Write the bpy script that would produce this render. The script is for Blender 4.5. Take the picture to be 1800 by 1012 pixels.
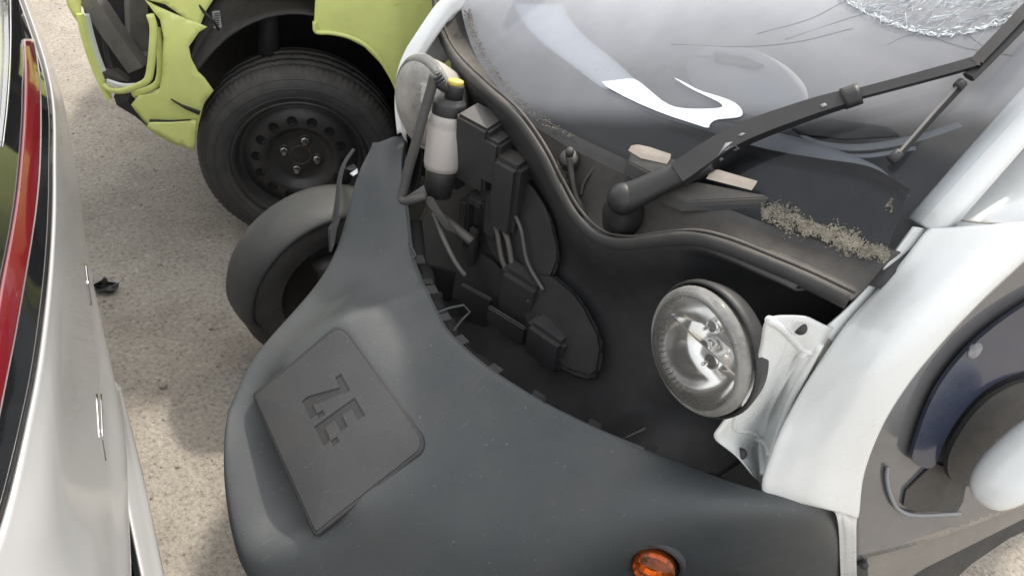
import bpy, bmesh, math, random
import numpy as np
from mathutils import Vector, Matrix
from mathutils.geometry import tessellate_polygon
from mathutils.bvhtree import BVHTree
random.seed(7)
S = bpy.context.scene
C = S.collection
for o in list(bpy.data.objects): bpy.data.objects.remove(o)

# ------------------------------------------------------------------ camera
# world: X = forward of the microcar, Y = its left side, Z up, ground z = 0
CAM = Vector((0.87724, 0.92357, 1.65))
MR = Matrix(((-0.80500, 0.23445, -0.54498), (0.56502, 0.58307, -0.58377), (0.18088, -0.77788, -0.60182)))  # columns: right, down, forward
FOC = 1498.0
cam = bpy.data.cameras.new('camera'); cam.sensor_width = 36; cam.lens = FOC / 1800 * 36
cam.clip_start = 0.02; cam.clip_end = 500
co = bpy.data.objects.new('camera', cam); C.objects.link(co)
R3 = Matrix((MR.col[0], -MR.col[1], -MR.col[2])).transposed()
co.matrix_world = Matrix.Translation(CAM) @ R3.to_4x4()
S.camera = co

# ------------------------------------------------------------------ sky and sun
SUN_TO = Vector((-0.60, -0.36, 0.92)).normalized()
w = bpy.data.worlds.new('World'); S.world = w; w.use_nodes = True
nt = w.node_tree; nt.nodes.clear()
out = nt.nodes.new('ShaderNodeOutputWorld'); bg = nt.nodes.new('ShaderNodeBackground')
sky = nt.nodes.new('ShaderNodeTexSky'); sky.sky_type = 'NISHITA'; sky.sun_disc = False
sky.sun_elevation = math.asin(SUN_TO.z); sky.sun_rotation = math.atan2(SUN_TO.x, SUN_TO.y)
sky.air_density = 1.0; sky.dust_density = 6.0; sky.ozone_density = 0.6
# thin white cloud veil over the whole sky
tc = nt.nodes.new('ShaderNodeTexCoord'); nz = nt.nodes.new('ShaderNodeTexNoise')
nz.inputs['Scale'].default_value = 1.7; nz.inputs['Detail'].default_value = 6
cr_ = nt.nodes.new('ShaderNodeValToRGB'); cr_.color_ramp.elements[0].position = .35; cr_.color_ramp.elements[1].position = .7
cr_.color_ramp.elements[0].color = (.5, .5, .5, 1); cr_.color_ramp.elements[1].color = (.78, .78, .78, 1)
mx = nt.nodes.new('ShaderNodeMixRGB'); mx.inputs[2].default_value = (10.5, 10.4, 10.3, 1)
nt.links.new(tc.outputs['Generated'], nz.inputs['Vector']); nt.links.new(nz.outputs['Fac'], cr_.inputs[0])
nt.links.new(cr_.outputs[0], mx.inputs[0]); nt.links.new(sky.outputs[0], mx.inputs[1])
nt.links.new(mx.outputs[0], bg.inputs[0]); bg.inputs[1].default_value = 0.15
nt.links.new(bg.outputs[0], out.inputs[0])
sl = bpy.data.lights.new('sun', 'SUN'); sl.energy = 2.4; sl.angle = math.radians(3.0); sl.color = (1, .93, .82)
so = bpy.data.objects.new('sun', sl); C.objects.link(so)
so.rotation_euler = SUN_TO.to_track_quat('Z', 'Y').to_euler(); so.location = (0, 0, 8)
S.view_settings.view_transform = 'Standard'; S.view_settings.look = 'None'
S.view_settings.exposure = 0.45; S.view_settings.gamma = 1; S.view_settings.use_curve_mapping = False

# ------------------------------------------------------------------ helpers: points
def ray(px, py):
    return MR @ Vector(((px - 900) / FOC, (py - 506) / FOC, 1.0))
def Y(px, py, y):
    d = ray(px, py); return CAM + d * ((y - CAM.y) / d.y)
def Z(px, py, z):
    d = ray(px, py); return CAM + d * ((z - CAM.z) / d.z)
def X(px, py, x):
    d = ray(px, py); return CAM + d * ((x - CAM.x) / d.x)
def D(px, py, t): return CAM + ray(px, py) * t
def PL(px, py, p0, n):
    d = ray(px, py); return CAM + d * ((p0 - CAM).dot(n) / d.dot(n))
def QX(px, py, x0, k):            # first hit with the upright curved sheet x = x0 - k y^2
    d = ray(px, py); a = k * d.y * d.y; b = d.x + 2 * k * CAM.y * d.y; c = CAM.x - x0 + k * CAM.y ** 2
    dis = b * b - 4 * a * c
    t = -b / (2 * a) if dis < 0 else (-b - math.sqrt(dis)) / (2 * a)
    return CAM + d * t

def crs(pts, n):                  # Catmull-Rom through points, n samples per span
    P = [Vector(p) for p in pts]
    if len(P) < 3:
        return [P[0].lerp(P[-1], i / n) for i in range(n + 1)]
    E = [P[0] * 2 - P[1]] + P + [P[-1] * 2 - P[-2]]
    o = []
    for i in range(1, len(E) - 2):
        a, b, c, d = E[i - 1:i + 3]
        for k in range(n):
            t = k / n; t2 = t * t; t3 = t2 * t
            o.append(.5 * ((2 * b) + (c - a) * t + (2 * a - 5 * b + 4 * c - d) * t2 + (3 * b - a - 3 * c + d) * t3))
    o.append(P[-1]); return o

_t = bmesh.new(); bmesh.ops.create_icosphere(_t, subdivisions=1, radius=1); _t.verts.ensure_lookup_table()
ICO_V = [v.co.copy() for v in _t.verts]; ICO_F = [tuple(v.index for v in f.verts) for f in _t.faces]; _t.free()
class Grains:                     # many tiny stones gathered into one mesh
    def __init__(self): self.v, self.f = [], []
    def add(self, mt_):
        n = len(self.v); self.v += [mt_ @ p for p in ICO_V]; self.f += [tuple(i + n for i in q) for q in ICO_F]
    def build(self, name, m_, parent=None, **k): return link(name, mesh(name, self.v, self.f), m_, parent, smooth=False, **k)
# ------------------------------------------------------------------ helpers: objects
def root(name, loc, label, cat, group=None):
    o = bpy.data.objects.new(name, None); C.objects.link(o); o.location = loc; o.empty_display_size = .1
    o['label'] = label; o['category'] = cat
    if group: o['group'] = group
    return o
def base_of(p):
    return p.location.copy() if p.parent is None else Vector((0, 0, 0))   # parts keep world coordinates, only roots are moved
def link(name, me, mat, parent=None, smooth=True, label=None, kind=None):
    o = bpy.data.objects.new(name, me); C.objects.link(o)
    if mat is not None: me.materials.append(mat)
    if smooth:
        for p in me.polygons: p.use_smooth = True
    if parent is not None:
        o.parent = parent; o.matrix_parent_inverse = Matrix.Translation(-base_of(parent))
    if label: o['label'] = label
    if kind: o['kind'] = kind
    return o
def mesh(name, vs, fs):
    me = bpy.data.meshes.new(name); me.from_pydata([tuple(v) for v in vs], [], fs); me.update(); return me
def bmo(name, bm, mat, parent=None, smooth=False, **k):
    me = bpy.data.meshes.new(name); bmesh.ops.recalc_face_normals(bm, faces=bm.faces); bm.to_mesh(me); bm.free()
    return link(name, me, mat, parent, smooth, **k)
def solid(o, t, off=-1, bev=0):
    m = o.modifiers.new('thick', 'SOLIDIFY'); m.thickness = t; m.offset = off
    if bev:
        b = o.modifiers.new('edge', 'BEVEL'); b.width = bev; b.segments = 2; b.limit_method = 'ANGLE'; b.angle_limit = math.radians(50)
    return o
def facing(vs, fs):               # make the sheet's normals face the camera on average
    s = 0
    for f in fs:
        a, b, c = (Vector(vs[i]) for i in f[:3]); n = (b - a).cross(c - a); s += n.dot(CAM - a)
    return fs if s > 0 else [tuple(reversed(f)) for f in fs]
def grid_pts(rows, nu, nv):
    dense = [crs(r, nv) for r in rows]
    cols = len(dense[0]); out_ = []
    colc = [crs([d[j] for d in dense], nu) for j in range(cols)]
    for i in range(len(colc[0])): out_.append([colc[j][i] for j in range(cols)])
    return out_
def loft(name, rows, mat, parent=None, nu=6, nv=6, thick=0, off=-1, flip=False, face=True, **k):
    g = grid_pts(rows, nu, nv); R, W = len(g), len(g[0])
    vs = [p for r in g for p in r]
    fs = [(i * W + j, i * W + j + 1, (i + 1) * W + j + 1, (i + 1) * W + j) for i in range(R - 1) for j in range(W - 1)]
    if face: fs = facing(vs, fs)
    if flip: fs = [tuple(reversed(f)) for f in fs]
    o = link(name, mesh(name, vs, fs), mat, parent, **k)
    if thick: solid(o, thick, off)
    return o
def bvh_of(g):
    R, W = len(g), len(g[0]); vs = [p for r in g for p in r]
    return BVHTree.FromPolygons(vs, [(i * W + j, i * W + j + 1, (i + 1) * W + j + 1, (i + 1) * W + j) for i in range(R - 1) for j in range(W - 1)])
def tube(name, pts, r, mat, parent=None, seg=10, n=6, sx=1, sy=1, up=None, taper=None, **k):
    P = crs(pts, n) if n > 1 else [Vector(p) for p in pts]
    vs, fs = [], []; pu = None
    for i, p in enumerate(P):
        t = (P[min(i + 1, len(P) - 1)] - P[max(i - 1, 0)]).normalized()
        if up is not None: u = Vector(up)
        else: u = pu if pu is not None else (Vector((0, 0, 1)) if abs(t.z) < .9 else Vector((1, 0, 0)))
        u = (u - t * u.dot(t)).normalized(); pu = u; v = t.cross(u)
        rr = r if taper is None else r * (taper[0] + (taper[1] - taper[0]) * i / (len(P) - 1))
        for s in range(seg):
            a = 2 * math.pi * (s + .5) / seg
            vs.append(p + u * math.cos(a) * rr * sx + v * math.sin(a) * rr * sy)
    for i in range(len(P) - 1):
        for s in range(seg):
            a, b = i * seg + s, i * seg + (s + 1) % seg
            fs.append((a, b, b + seg, a + seg))
    fs.append(tuple(reversed(range(seg)))); fs.append(tuple(range((len(P) - 1) * seg, len(P) * seg)))
    k.setdefault('smooth', seg > 6)
    return link(name, mesh(name, vs, fs), mat, parent, **k)
def frame_of(ax):
    ax = Vector(ax).normalized(); u = Vector((0, 0, 1)) if abs(ax.z) < .9 else Vector((1, 0, 0))
    u = (u - ax * u.dot(ax)).normalized(); return ax, u, ax.cross(u)
def lathe(name, c, ax, prof, mat, parent=None, seg=40, fn=None, close=False, **k):
    ax, u, v = frame_of(ax); c = Vector(c); vs, fs = [], []
    n = len(prof)
    for s in range(seg):
        a = 2 * math.pi * s / seg
        for j, (r, h) in enumerate(prof):
            if fn: r, h = fn(s, j, r, h)
            vs.append(c + ax * h + (u * math.cos(a) + v * math.sin(a)) * r)
    for s in range(seg):
        t = (s + 1) % seg
        for j in range(n - 1 if not close else n):
            jj = (j + 1) % n
            fs.append((s * n + j, s * n + jj, t * n + jj, t * n + j))
    me = mesh(name, vs, fs)
    bm = bmesh.new(); bm.from_mesh(me); bmesh.ops.remove_doubles(bm, verts=bm.verts, dist=1e-5)
    bmesh.ops.recalc_face_normals(bm, faces=bm.faces); bm.to_mesh(me); bm.free()
    return link(name, me, mat, parent, **k)
def prism(name, pts, vec, mat, parent=None, bev=0, smooth=False, **k):
    bm = bmesh.new(); vec = Vector(vec)
    a = [bm.verts.new(p) for p in pts]; b = [bm.verts.new(Vector(p) + vec) for p in pts]
    n = len(pts); bm.faces.new(a); bm.faces.new(list(reversed(b)))
    for i in range(n): bm.faces.new((a[i], b[i], b[(i + 1) % n], a[(i + 1) % n]))
    if bev: bmesh.ops.bevel(bm, geom=list(bm.edges), offset=bev, segments=2, affect='EDGES', clamp_overlap=True)
    bmesh.ops.triangulate(bm, faces=[f for f in bm.faces if len(f.verts) > 4])
    return bmo(name, bm, mat, parent, smooth, **k)
def box(name, c, dims, mat, parent=None, rot=None, bev=.004, **k):
    bm = bmesh.new(); bmesh.ops.create_cube(bm, size=1)
    M_ = Matrix.Translation(Vector(c)) @ (rot.to_4x4() if rot else Matrix()) @ Matrix.Diagonal((*dims, 1))
    bmesh.ops.transform(bm, matrix=M_, verts=bm.verts)
    if bev: bmesh.ops.bevel(bm, geom=list(bm.edges), offset=bev, segments=2, affect='EDGES', clamp_overlap=True)
    return bmo(name, bm, mat, parent, **k)
def sheet(name, poly, mat, parent, place, bulge=None, cuts=3, thick=.003, normal=None, holes=None, round_=0, **k):
    """polygon of (px,py) filled, cut fine, put on a surface by place(px,py), pushed along normal by bulge"""
    for _ in range(round_):
        poly = [q for a, b in zip(poly, poly[1:] + poly[:1]) for q in ((a[0] * .75 + b[0] * .25, a[1] * .75 + b[1] * .25), (a[0] * .25 + b[0] * .75, a[1] * .25 + b[1] * .75))]
    loops = [[Vector((p[0], p[1], 0)) for p in poly]] + [[Vector((p[0], p[1], 0)) for p in h] for h in (holes or [])]
    flat = [p for l in loops for p in l]
    bm = bmesh.new(); vs = [bm.verts.new(p) for p in flat]
    for t in tessellate_polygon(loops):
        try: bm.faces.new([vs[i] for i in t])
        except ValueError: pass
    for _ in range(cuts):
        L = [e for e in bm.edges if e.calc_length() > 16]
        if not L: break
        bmesh.ops.subdivide_edges(bm, edges=L, cuts=1); bmesh.ops.triangulate(bm, faces=bm.faces)
    for v in bm.verts:
        px, py = v.co.x, v.co.y; p = place(px, py)
        if bulge: p = p + normal * bulge(px, py)
        v.co = p
    me = bpy.data.meshes.new(name); bm.to_mesh(me); bm.free()
    vs = [v.co.copy() for v in me.vertices]; fs = [tuple(p.vertices) for p in me.polygons]
    o = link(name, mesh(name, vs, facing(vs, fs)), mat, parent, **k)
    if thick: solid(o, thick)
    return o

# ------------------------------------------------------------------ materials
def mat(name, col, rough=.5, metal=0, coat=0, var=.12, scale=9, bump=0, bscale=120, dust=0, dcol=(.30, .265, .215), spec=.5, ior=None, trans=0, alpha=1, dscale=5, scr=0):
    m = bpy.data.materials.new(name); m.use_nodes = True; t = m.node_tree; N = t.nodes; Lk = t.links
    b = N['Principled BSDF']
    b.inputs['Roughness'].default_value = rough; b.inputs['Metallic'].default_value = metal
    b.inputs['Coat Weight'].default_value = coat; b.inputs['Coat Roughness'].default_value = .05
    b.inputs['Specular IOR Level'].default_value = spec
    if trans: b.inputs['Transmission Weight'].default_value = trans
    if ior: b.inputs['IOR'].default_value = ior
    g = N.new('ShaderNodeNewGeometry')
    n1 = N.new('ShaderNodeTexNoise'); n1.inputs['Scale'].default_value = scale; n1.inputs['Detail'].default_value = 8; n1.inputs['Roughness'].default_value = .65
    Lk.new(g.outputs['Position'], n1.inputs['Vector'])
    mr = N.new('ShaderNodeMapRange'); mr.inputs['From Min'].default_value = .3; mr.inputs['From Max'].default_value = .7
    mr.inputs['To Min'].default_value = 1 - var; mr.inputs['To Max'].default_value = 1 + var
    Lk.new(n1.outputs['Fac'], mr.inputs['Value'])
    v = N.new('ShaderNodeVectorMath'); v.operation = 'SCALE'; v.inputs[0].default_value = col
    Lk.new(mr.outputs[0], v.inputs['Scale']); last = v.outputs[0]
    rr = N.new('ShaderNodeMapRange'); rr.inputs['From Min'].default_value = .3; rr.inputs['From Max'].default_value = .7
    rr.inputs['To Min'].default_value = max(.02, rough * .85); rr.inputs['To Max'].default_value = min(1, rough * 1.15)
    n3 = N.new('ShaderNodeTexNoise'); n3.inputs['Scale'].default_value = scale * 5; n3.inputs['Detail'].default_value = 5
    Lk.new(g.outputs['Position'], n3.inputs['Vector']); Lk.new(n3.outputs['Fac'], rr.inputs['Value']); Lk.new(rr.outputs[0], b.inputs['Roughness'])
    if dust:
        n2 = N.new('ShaderNodeTexNoise'); n2.inputs['Scale'].default_value = dscale; n2.inputs['Detail'].default_value = 10; n2.inputs['Roughness'].default_value = .7
        Lk.new(g.outputs['Position'], n2.inputs['Vector'])
        d1 = N.new('ShaderNodeMapRange'); d1.inputs['From Min'].default_value = .40; d1.inputs['From Max'].default_value = .72
        d1.inputs['To Min'].default_value = dust * .25; d1.inputs['To Max'].default_value = min(1, dust)
        Lk.new(n2.outputs['Fac'], d1.inputs['Value'])
        sp = N.new('ShaderNodeSeparateXYZ'); Lk.new(g.outputs['Normal'], sp.inputs[0])
        up = N.new('ShaderNodeMapRange'); up.inputs['From Min'].default_value = -.1; up.inputs['From Max'].default_value = .8
        Lk.new(sp.outputs['Z'], up.inputs['Value'])
        mu = N.new('ShaderNodeMath'); mu.operation = 'MULTIPLY'; Lk.new(d1.outputs[0], mu.inputs[0]); Lk.new(up.outputs[0], mu.inputs[1])
        mixc = N.new('ShaderNodeMixRGB'); mixc.inputs[2].default_value = (*dcol, 1)
        Lk.new(mu.outputs[0], mixc.inputs[0]); Lk.new(last, mixc.inputs[1]); last = mixc.outputs[0]
    if scr:                       # scattered dust specks and fine scuffs
        n4 = N.new('ShaderNodeTexNoise'); n4.inputs['Scale'].default_value = 160; n4.inputs['Detail'].default_value = 3; Lk.new(g.outputs['Position'], n4.inputs['Vector'])
        s4 = N.new('ShaderNodeMapRange'); s4.inputs['From Min'].default_value = .70; s4.inputs['From Max'].default_value = .76; s4.inputs['To Max'].default_value = scr; Lk.new(n4.outputs['Fac'], s4.inputs['Value'])
        n5 = N.new('ShaderNodeTexNoise'); n5.inputs['Scale'].default_value = 6; n5.inputs['Detail'].default_value = 4; Lk.new(g.outputs['Position'], n5.inputs['Vector'])
        mp = N.new('ShaderNodeMapping'); mp.inputs['Scale'].default_value = (6, 260, 40); mp.inputs['Rotation'].default_value = (.3, .4, .7); Lk.new(g.outputs['Position'], mp.inputs[0])
        n6 = N.new('ShaderNodeTexNoise'); n6.inputs['Scale'].default_value = 1; n6.inputs['Detail'].default_value = 2; Lk.new(mp.outputs[0], n6.inputs['Vector'])
        s6 = N.new('ShaderNodeMapRange'); s6.inputs['From Min'].default_value = .68; s6.inputs['From Max'].default_value = .78; s6.inputs['To Max'].default_value = scr * .5; Lk.new(n6.outputs['Fac'], s6.inputs['Value'])
        s7 = N.new('ShaderNodeMapRange'); s7.inputs['From Min'].default_value = .5; s7.inputs['From Max'].default_value = .6; Lk.new(n5.outputs['Fac'], s7.inputs['Value'])
        s8 = N.new('ShaderNodeMath'); s8.operation = 'MULTIPLY'; Lk.new(s6.outputs[0], s8.inputs[0]); Lk.new(s7.outputs[0], s8.inputs[1])
        s9 = N.new('ShaderNodeMath'); s9.operation = 'MAXIMUM'; Lk.new(s4.outputs[0], s9.inputs[0]); Lk.new(s8.outputs[0], s9.inputs[1])
        mx4 = N.new('ShaderNodeMixRGB'); mx4.inputs[2].default_value = (.26, .25, .235, 1); Lk.new(s9.outputs[0], mx4.inputs[0]); Lk.new(last, mx4.inputs[1]); last = mx4.outputs[0]
    Lk.new(last, b.inputs['Base Color'])
    if bump:
        nb = N.new('ShaderNodeTexNoise'); nb.inputs['Scale'].default_value = bscale; nb.inputs['Detail'].default_value = 4
        Lk.new(g.outputs['Position'], nb.inputs['Vector'])
        bp = N.new('ShaderNodeBump'); bp.inputs['Strength'].default_value = bump; bp.inputs['Distance'].default_value = .002
        Lk.new(nb.outputs['Fac'], bp.inputs['Height']); Lk.new(bp.outputs[0], b.inputs['Normal'])
    return m
M = {}
M['bumper'] = mat('grey_bumper_plastic', (.050, .058, .062), .50, var=.05, scale=3, bump=.35, bscale=700, dust=.08, scr=.5)
M['fender'] = mat('black_fender_plastic', (.036, .040, .042), .55, var=.1, scale=6, bump=.3, bscale=700, dust=.12, scr=.3)
M['flap'] = mat('charge_flap_plastic', (.042, .044, .047), .45, var=.05, scale=5, bump=.25, bscale=700, dust=.08, scr=.4)
M['black'] = mat('black_plastic', (.025, .026, .028), .5, var=.2, bump=.2, bscale=500, dust=.08)
M['blackd'] = mat('dusty_black_plastic', (.034, .035, .036), .6, var=.2, bump=.2, bscale=400, dust=.35)
M['cowl'] = mat('dusty_cowl_plastic', (.036, .035, .034), .75, var=.2, bump=.4, bscale=300, dust=.60, dcol=(.22, .195, .165))
M['arm'] = mat('wiper_black', (.014, .0145, .016), .45, var=.2, bump=.1, bscale=500, dust=.06)
M['rubber'] = mat('weatherstrip_rubber', (.025, .026, .027), .6, var=.15, dust=.25, dscale=12)
M['white'] = mat('white_paint', (.74, .765, .76), .28, coat=.6, var=.025, scale=4)
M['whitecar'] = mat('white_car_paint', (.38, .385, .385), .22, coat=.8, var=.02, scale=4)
M['lime'] = mat('lime_paint', (.80, .87, .29), .34, coat=.35, var=.10, scale=7, dust=.22, scr=.35)
M['tyre'] = mat('tyre_rubber', (.048, .048, .049), .75, var=.25, scale=20, bump=.3, bscale=300, dust=.25)
M['steel_black'] = mat('black_steel_wheel', (.034, .034, .035), .42, var=.3, bump=.1, dust=.12)
M['void'] = mat('dark_hole', (.004, .004, .004), .9)
M['bolt'] = mat('zinc_bolt', (.6, .6, .58), .3, metal=1)
M['beam'] = mat('grey_steel_beam', (.20, .19, .185), .55, metal=.2, var=.25, scale=14, dust=.2)
M['dark'] = mat('dark_inner_body', (.02, .02, .022), .7, var=.3, dust=.2)
M['bottle'] = mat('milky_bottle_plastic', (.44, .42, .40), .4, var=.05)
M['bottle'].node_tree.nodes['Principled BSDF'].inputs['Subsurface Weight'].default_value = .3
M['yellow'] = mat('yellow_plastic', (.62, .50, .10), .45, dust=.3)
M['hose'] = mat('grey_hose_rubber', (.06, .06, .06), .6, var=.2, dust=.3)
M['chrome'] = mat('chrome_trim', (.8, .8, .8), .12, metal=1, var=.02)
M['reflector'] = mat('headlight_reflector', (.88, .88, .87), .13, metal=1, var=.0, scale=.5)
M['lampback'] = mat('headlight_housing', (.42, .40, .36), .45, var=.08, dust=.4)
M['red'] = mat('red_lamp_plastic', (.16, .010, .016), .16, coat=1, var=.05)
M['glossblack'] = mat('black_glass', (.012, .013, .015), .04, coat=1, var=.1, spec=.8)
M['frit'] = mat('black_frit', (.012, .012, .014), .5, var=.2)
M['dash'] = mat('dashboard_plastic', (.045, .046, .05), .6, var=.15)
M['dashlight'] = mat('shaded_dash_trim', (.26, .27, .29), .5, var=.06)
M['dashsunlit'] = mat('painted_sunlit_trim', (.74, .79, .82), .4, var=.03)  # bright white stands for sun falling on the dash trim
M['navy'] = mat('navy_door_trim', (.030, .038, .065), .22, var=.15, coat=.6)
M['greygloss'] = mat('grey_door_panel', (.13, .13, .135), .12, coat=1, var=.15, scale=6)
M['sill'] = mat('brown_grey_sill', (.22, .205, .185), .45, var=.12)
M['tan'] = mat('sunlit_tan_plastic', (.52, .45, .38), .8, var=.1, scale=30)  # tan colour holds the sunlight on the dark bracket's tops
M['smear'] = mat('dried_smear', (.22, .225, .24), .7, var=.3, scale=80)
M['gravel'] = mat('pebble_stone', (.30, .27, .235), .85, var=.4, scale=30)
M['label'] = mat('paper_label', (.35, .36, .35), .6, var=.2)
M['rust'] = mat('rusty_iron', (.06, .045, .035), .8, var=.4, scale=60)
M['moss'] = mat('dirt_clump', (.15, .135, .108), .95, var=.5, scale=70, bump=1, bscale=150)
M['amberin'] = mat('amber_reflector', (.85, .60, .40), .22, metal=.8)

def glass(name, tint, refl, dust_veil_max, dcol, fx, haze=0.0):
    m = bpy.data.materials.new(name); m.use_nodes = True; t = m.node_tree; N = t.nodes; Lk = t.links; N.clear()
    o = N.new('ShaderNodeOutputMaterial'); tr = N.new('ShaderNodeBsdfTransparent'); tr.inputs[0].default_value = (*tint, 1)
    gl = N.new('ShaderNodeBsdfGlossy'); gl.inputs['Roughness'].default_value = .03
    fr = N.new('ShaderNodeFresnel'); fr.inputs[0].default_value = refl
    m1 = N.new('ShaderNodeMixShader'); Lk.new(fr.outputs[0], m1.inputs[0]); Lk.new(tr.outputs[0], m1.inputs[1]); Lk.new(gl.outputs[0], m1.inputs[2])
    df0 = N.new('ShaderNodeBsdfDiffuse'); df0.inputs[0].default_value = (*dcol, 1)
    gr_ = N.new('ShaderNodeBsdfGlossy'); gr_.inputs['Roughness'].default_value = .55; gr_.inputs[0].default_value = (.75, .75, .76, 1)
    df = N.new('ShaderNodeMixShader'); df.inputs[0].default_value = haze; Lk.new(df0.outputs[0], df.inputs[1]); Lk.new(gr_.outputs[0], df.inputs[2])
    g = N.new('ShaderNodeNewGeometry'); fac = fx(N, Lk, g)
    mu = N.new('ShaderNodeMath'); mu.operation = 'MULTIPLY'; mu.inputs[1].default_value = dust_veil_max; Lk.new(fac, mu.inputs[0])
    m2 = N.new('ShaderNodeMixShader'); Lk.new(mu.outputs[0], m2.inputs[0]); Lk.new(m1.outputs[0], m2.inputs[1]); Lk.new(df.outputs[0], m2.inputs[2])
    Lk.new(m2.outputs[0], o.inputs[0]); return m
def dust_veil_noise(N, Lk, g, lo=.25, hi=.75, sc=2.5):
    n = N.new('ShaderNodeTexNoise'); n.inputs['Scale'].default_value = sc; n.inputs['Detail'].default_value = 9; n.inputs['Roughness'].default_value = .6
    Lk.new(g.outputs['Position'], n.inputs['Vector'])
    r = N.new('ShaderNodeMapRange'); r.inputs['From Min'].default_value = lo; r.inputs['From Max'].default_value = hi; Lk.new(n.outputs['Fac'], r.inputs['Value'])
    return r.outputs[0]
def ws_glare_dust(N, Lk, g):            # sky reflection painted in with the dust, paler upward and on the car's right
    a = dust_veil_noise(N, Lk, g, -.1, .75, 1.6)
    sp = N.new('ShaderNodeSeparateXYZ'); Lk.new(g.outputs['Position'], sp.inputs[0])
    z0 = N.new('ShaderNodeMath'); z0.operation = 'MULTIPLY_ADD'; z0.inputs[1].default_value = -2.2; z0.inputs[2].default_value = 2.2; Lk.new(sp.outputs['Z'], z0.inputs[0])
    q = N.new('ShaderNodeMath'); q.operation = 'ADD'; Lk.new(sp.outputs['Y'], q.inputs[0]); Lk.new(z0.outputs[0], q.inputs[1])
    r = N.new('ShaderNodeMapRange'); r.interpolation_type = 'SMOOTHSTEP'; r.inputs['From Min'].default_value = -.01; r.inputs['From Max'].default_value = -.13
    r.inputs['To Min'].default_value = .01; r.inputs['To Max'].default_value = 1; Lk.new(q.outputs[0], r.inputs['Value'])
    mu = N.new('ShaderNodeMath'); mu.operation = 'MULTIPLY'; Lk.new(a, mu.inputs[0]); Lk.new(r.outputs[0], mu.inputs[1])
    r2 = N.new('ShaderNodeMapRange'); r2.interpolation_type = 'SMOOTHSTEP'; r2.inputs['From Min'].default_value = -.12; r2.inputs['From Max'].default_value = -.70
    r2.inputs['To Min'].default_value = 1; r2.inputs['To Max'].default_value = 2.4; Lk.new(q.outputs[0], r2.inputs['Value'])
    m3 = N.new('ShaderNodeMath'); m3.operation = 'MULTIPLY'; Lk.new(mu.outputs[0], m3.inputs[0]); Lk.new(r2.outputs[0], m3.inputs[1]); return m3.outputs[0]
M['windshield'] = glass('windshield_glass', (.80, .82, .84), 1.32, .33, (.74, .77, .83), ws_glare_dust, .25)  # pale film colour holds sky reflection as well as dust
M['lens'] = glass('headlight_lens', (.96, .96, .95), 1.5, .13, (.72, .71, .68), lambda N, Lk, g: dust_veil_noise(N, Lk, g, -.6, .8, 12))
M['lensdusty'] = glass('dusty_headlight_lens', (.9, .9, .88), 1.5, .6, (.62, .60, .56), lambda N, Lk, g: dust_veil_noise(N, Lk, g, .0, .6, 14))
M['lensrim'] = glass('headlight_rim', (.80, .80, .78), 1.6, .55, (.42, .42, .40), lambda N, Lk, g: dust_veil_noise(N, Lk, g, .0, .6, 25))

M['amber'] = glass('amber_lens', (.88, .42, .12), 1.5, .10, (.55, .25, .08), lambda N, Lk, g: dust_veil_noise(N, Lk, g, .2, .8, 25))
def ground_mat():
    m = bpy.data.materials.new('gritty_concrete'); m.use_nodes = True; t = m.node_tree; N = t.nodes; Lk = t.links
    b = N['Principled BSDF']; b.inputs['Roughness'].default_value = .9; b.inputs['Specular IOR Level'].default_value = .25
    g = N.new('ShaderNodeNewGeometry')
    def noise(sc, det=8, ro=.6):
        n = N.new('ShaderNodeTexNoise'); n.inputs['Scale'].default_value = sc; n.inputs['Detail'].default_value = det; n.inputs['Roughness'].default_value = ro
        Lk.new(g.outputs['Position'], n.inputs['Vector']); return n.outputs['Fac']
    def ramp(f, st):
        r = N.new('ShaderNodeValToRGB'); e = r.color_ramp.elements
        e[0].position, e[0].color = st[0][0], (*st[0][1], 1); e[1].position, e[1].color = st[-1][0], (*st[-1][1], 1)
        for p, c in st[1:-1]: q = e.new(p); q.color = (*c, 1)
        Lk.new(f, r.inputs[0]); return r.outputs[0]
    base = ramp(noise(2.2, 10), [(.25, (.34, .308, .265)), (.5, (.41, .375, .325)), (.75, (.48, .442, .385))])
    grit = ramp(noise(85, 5, .7), [(.30, (.45, .44, .42)), (.48, (.96, .96, .95)), (.56, (1, 1, 1)), (.74, (1.5, 1.48, 1.42))])
    vo = N.new('ShaderNodeTexVoronoi'); vo.inputs['Scale'].default_value = 60; Lk.new(g.outputs['Position'], vo.inputs['Vector'])
    vr = ramp(vo.outputs['Distance'], [(.10, (.55, .54, .52)), (.28, (1, 1, 1))])
    vm = N.new('ShaderNodeMath'); vm.operation = 'GREATER_THAN'; vm.inputs[1].default_value = .55; Lk.new(noise(9, 6), vm.inputs[0])
    def mul(a, b_, fac=None):
        x = N.new('ShaderNodeMixRGB'); x.blend_type = 'MULTIPLY'; x.inputs[0].default_value = 1
        if fac is not None: Lk.new(fac, x.inputs[0])
        Lk.new(a, x.inputs[1]); Lk.new(b_, x.inputs[2]); return x.outputs[0]
    stain = ramp(noise(5, 9, .7), [(.36, (.80, .79, .78)), (.55, (1, 1, 1))])
    c = mul(mul(mul(base, grit), vr, vm.outputs[0]), stain)
    Lk.new(c, b.inputs['Base Color'])
    ad = N.new('ShaderNodeMath'); ad.operation = 'ADD'; Lk.new(noise(140, 5, .7), ad.inputs[0]); Lk.new(noise(45, 4), ad.inputs[1])
    bp = N.new('ShaderNodeBump'); bp.inputs['Strength'].default_value = .8; bp.inputs['Distance'].default_value = .006
    Lk.new(ad.outputs[0], bp.inputs['Height']); Lk.new(bp.outputs[0], b.inputs['Normal']); return m
M['ground'] = ground_mat()

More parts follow.
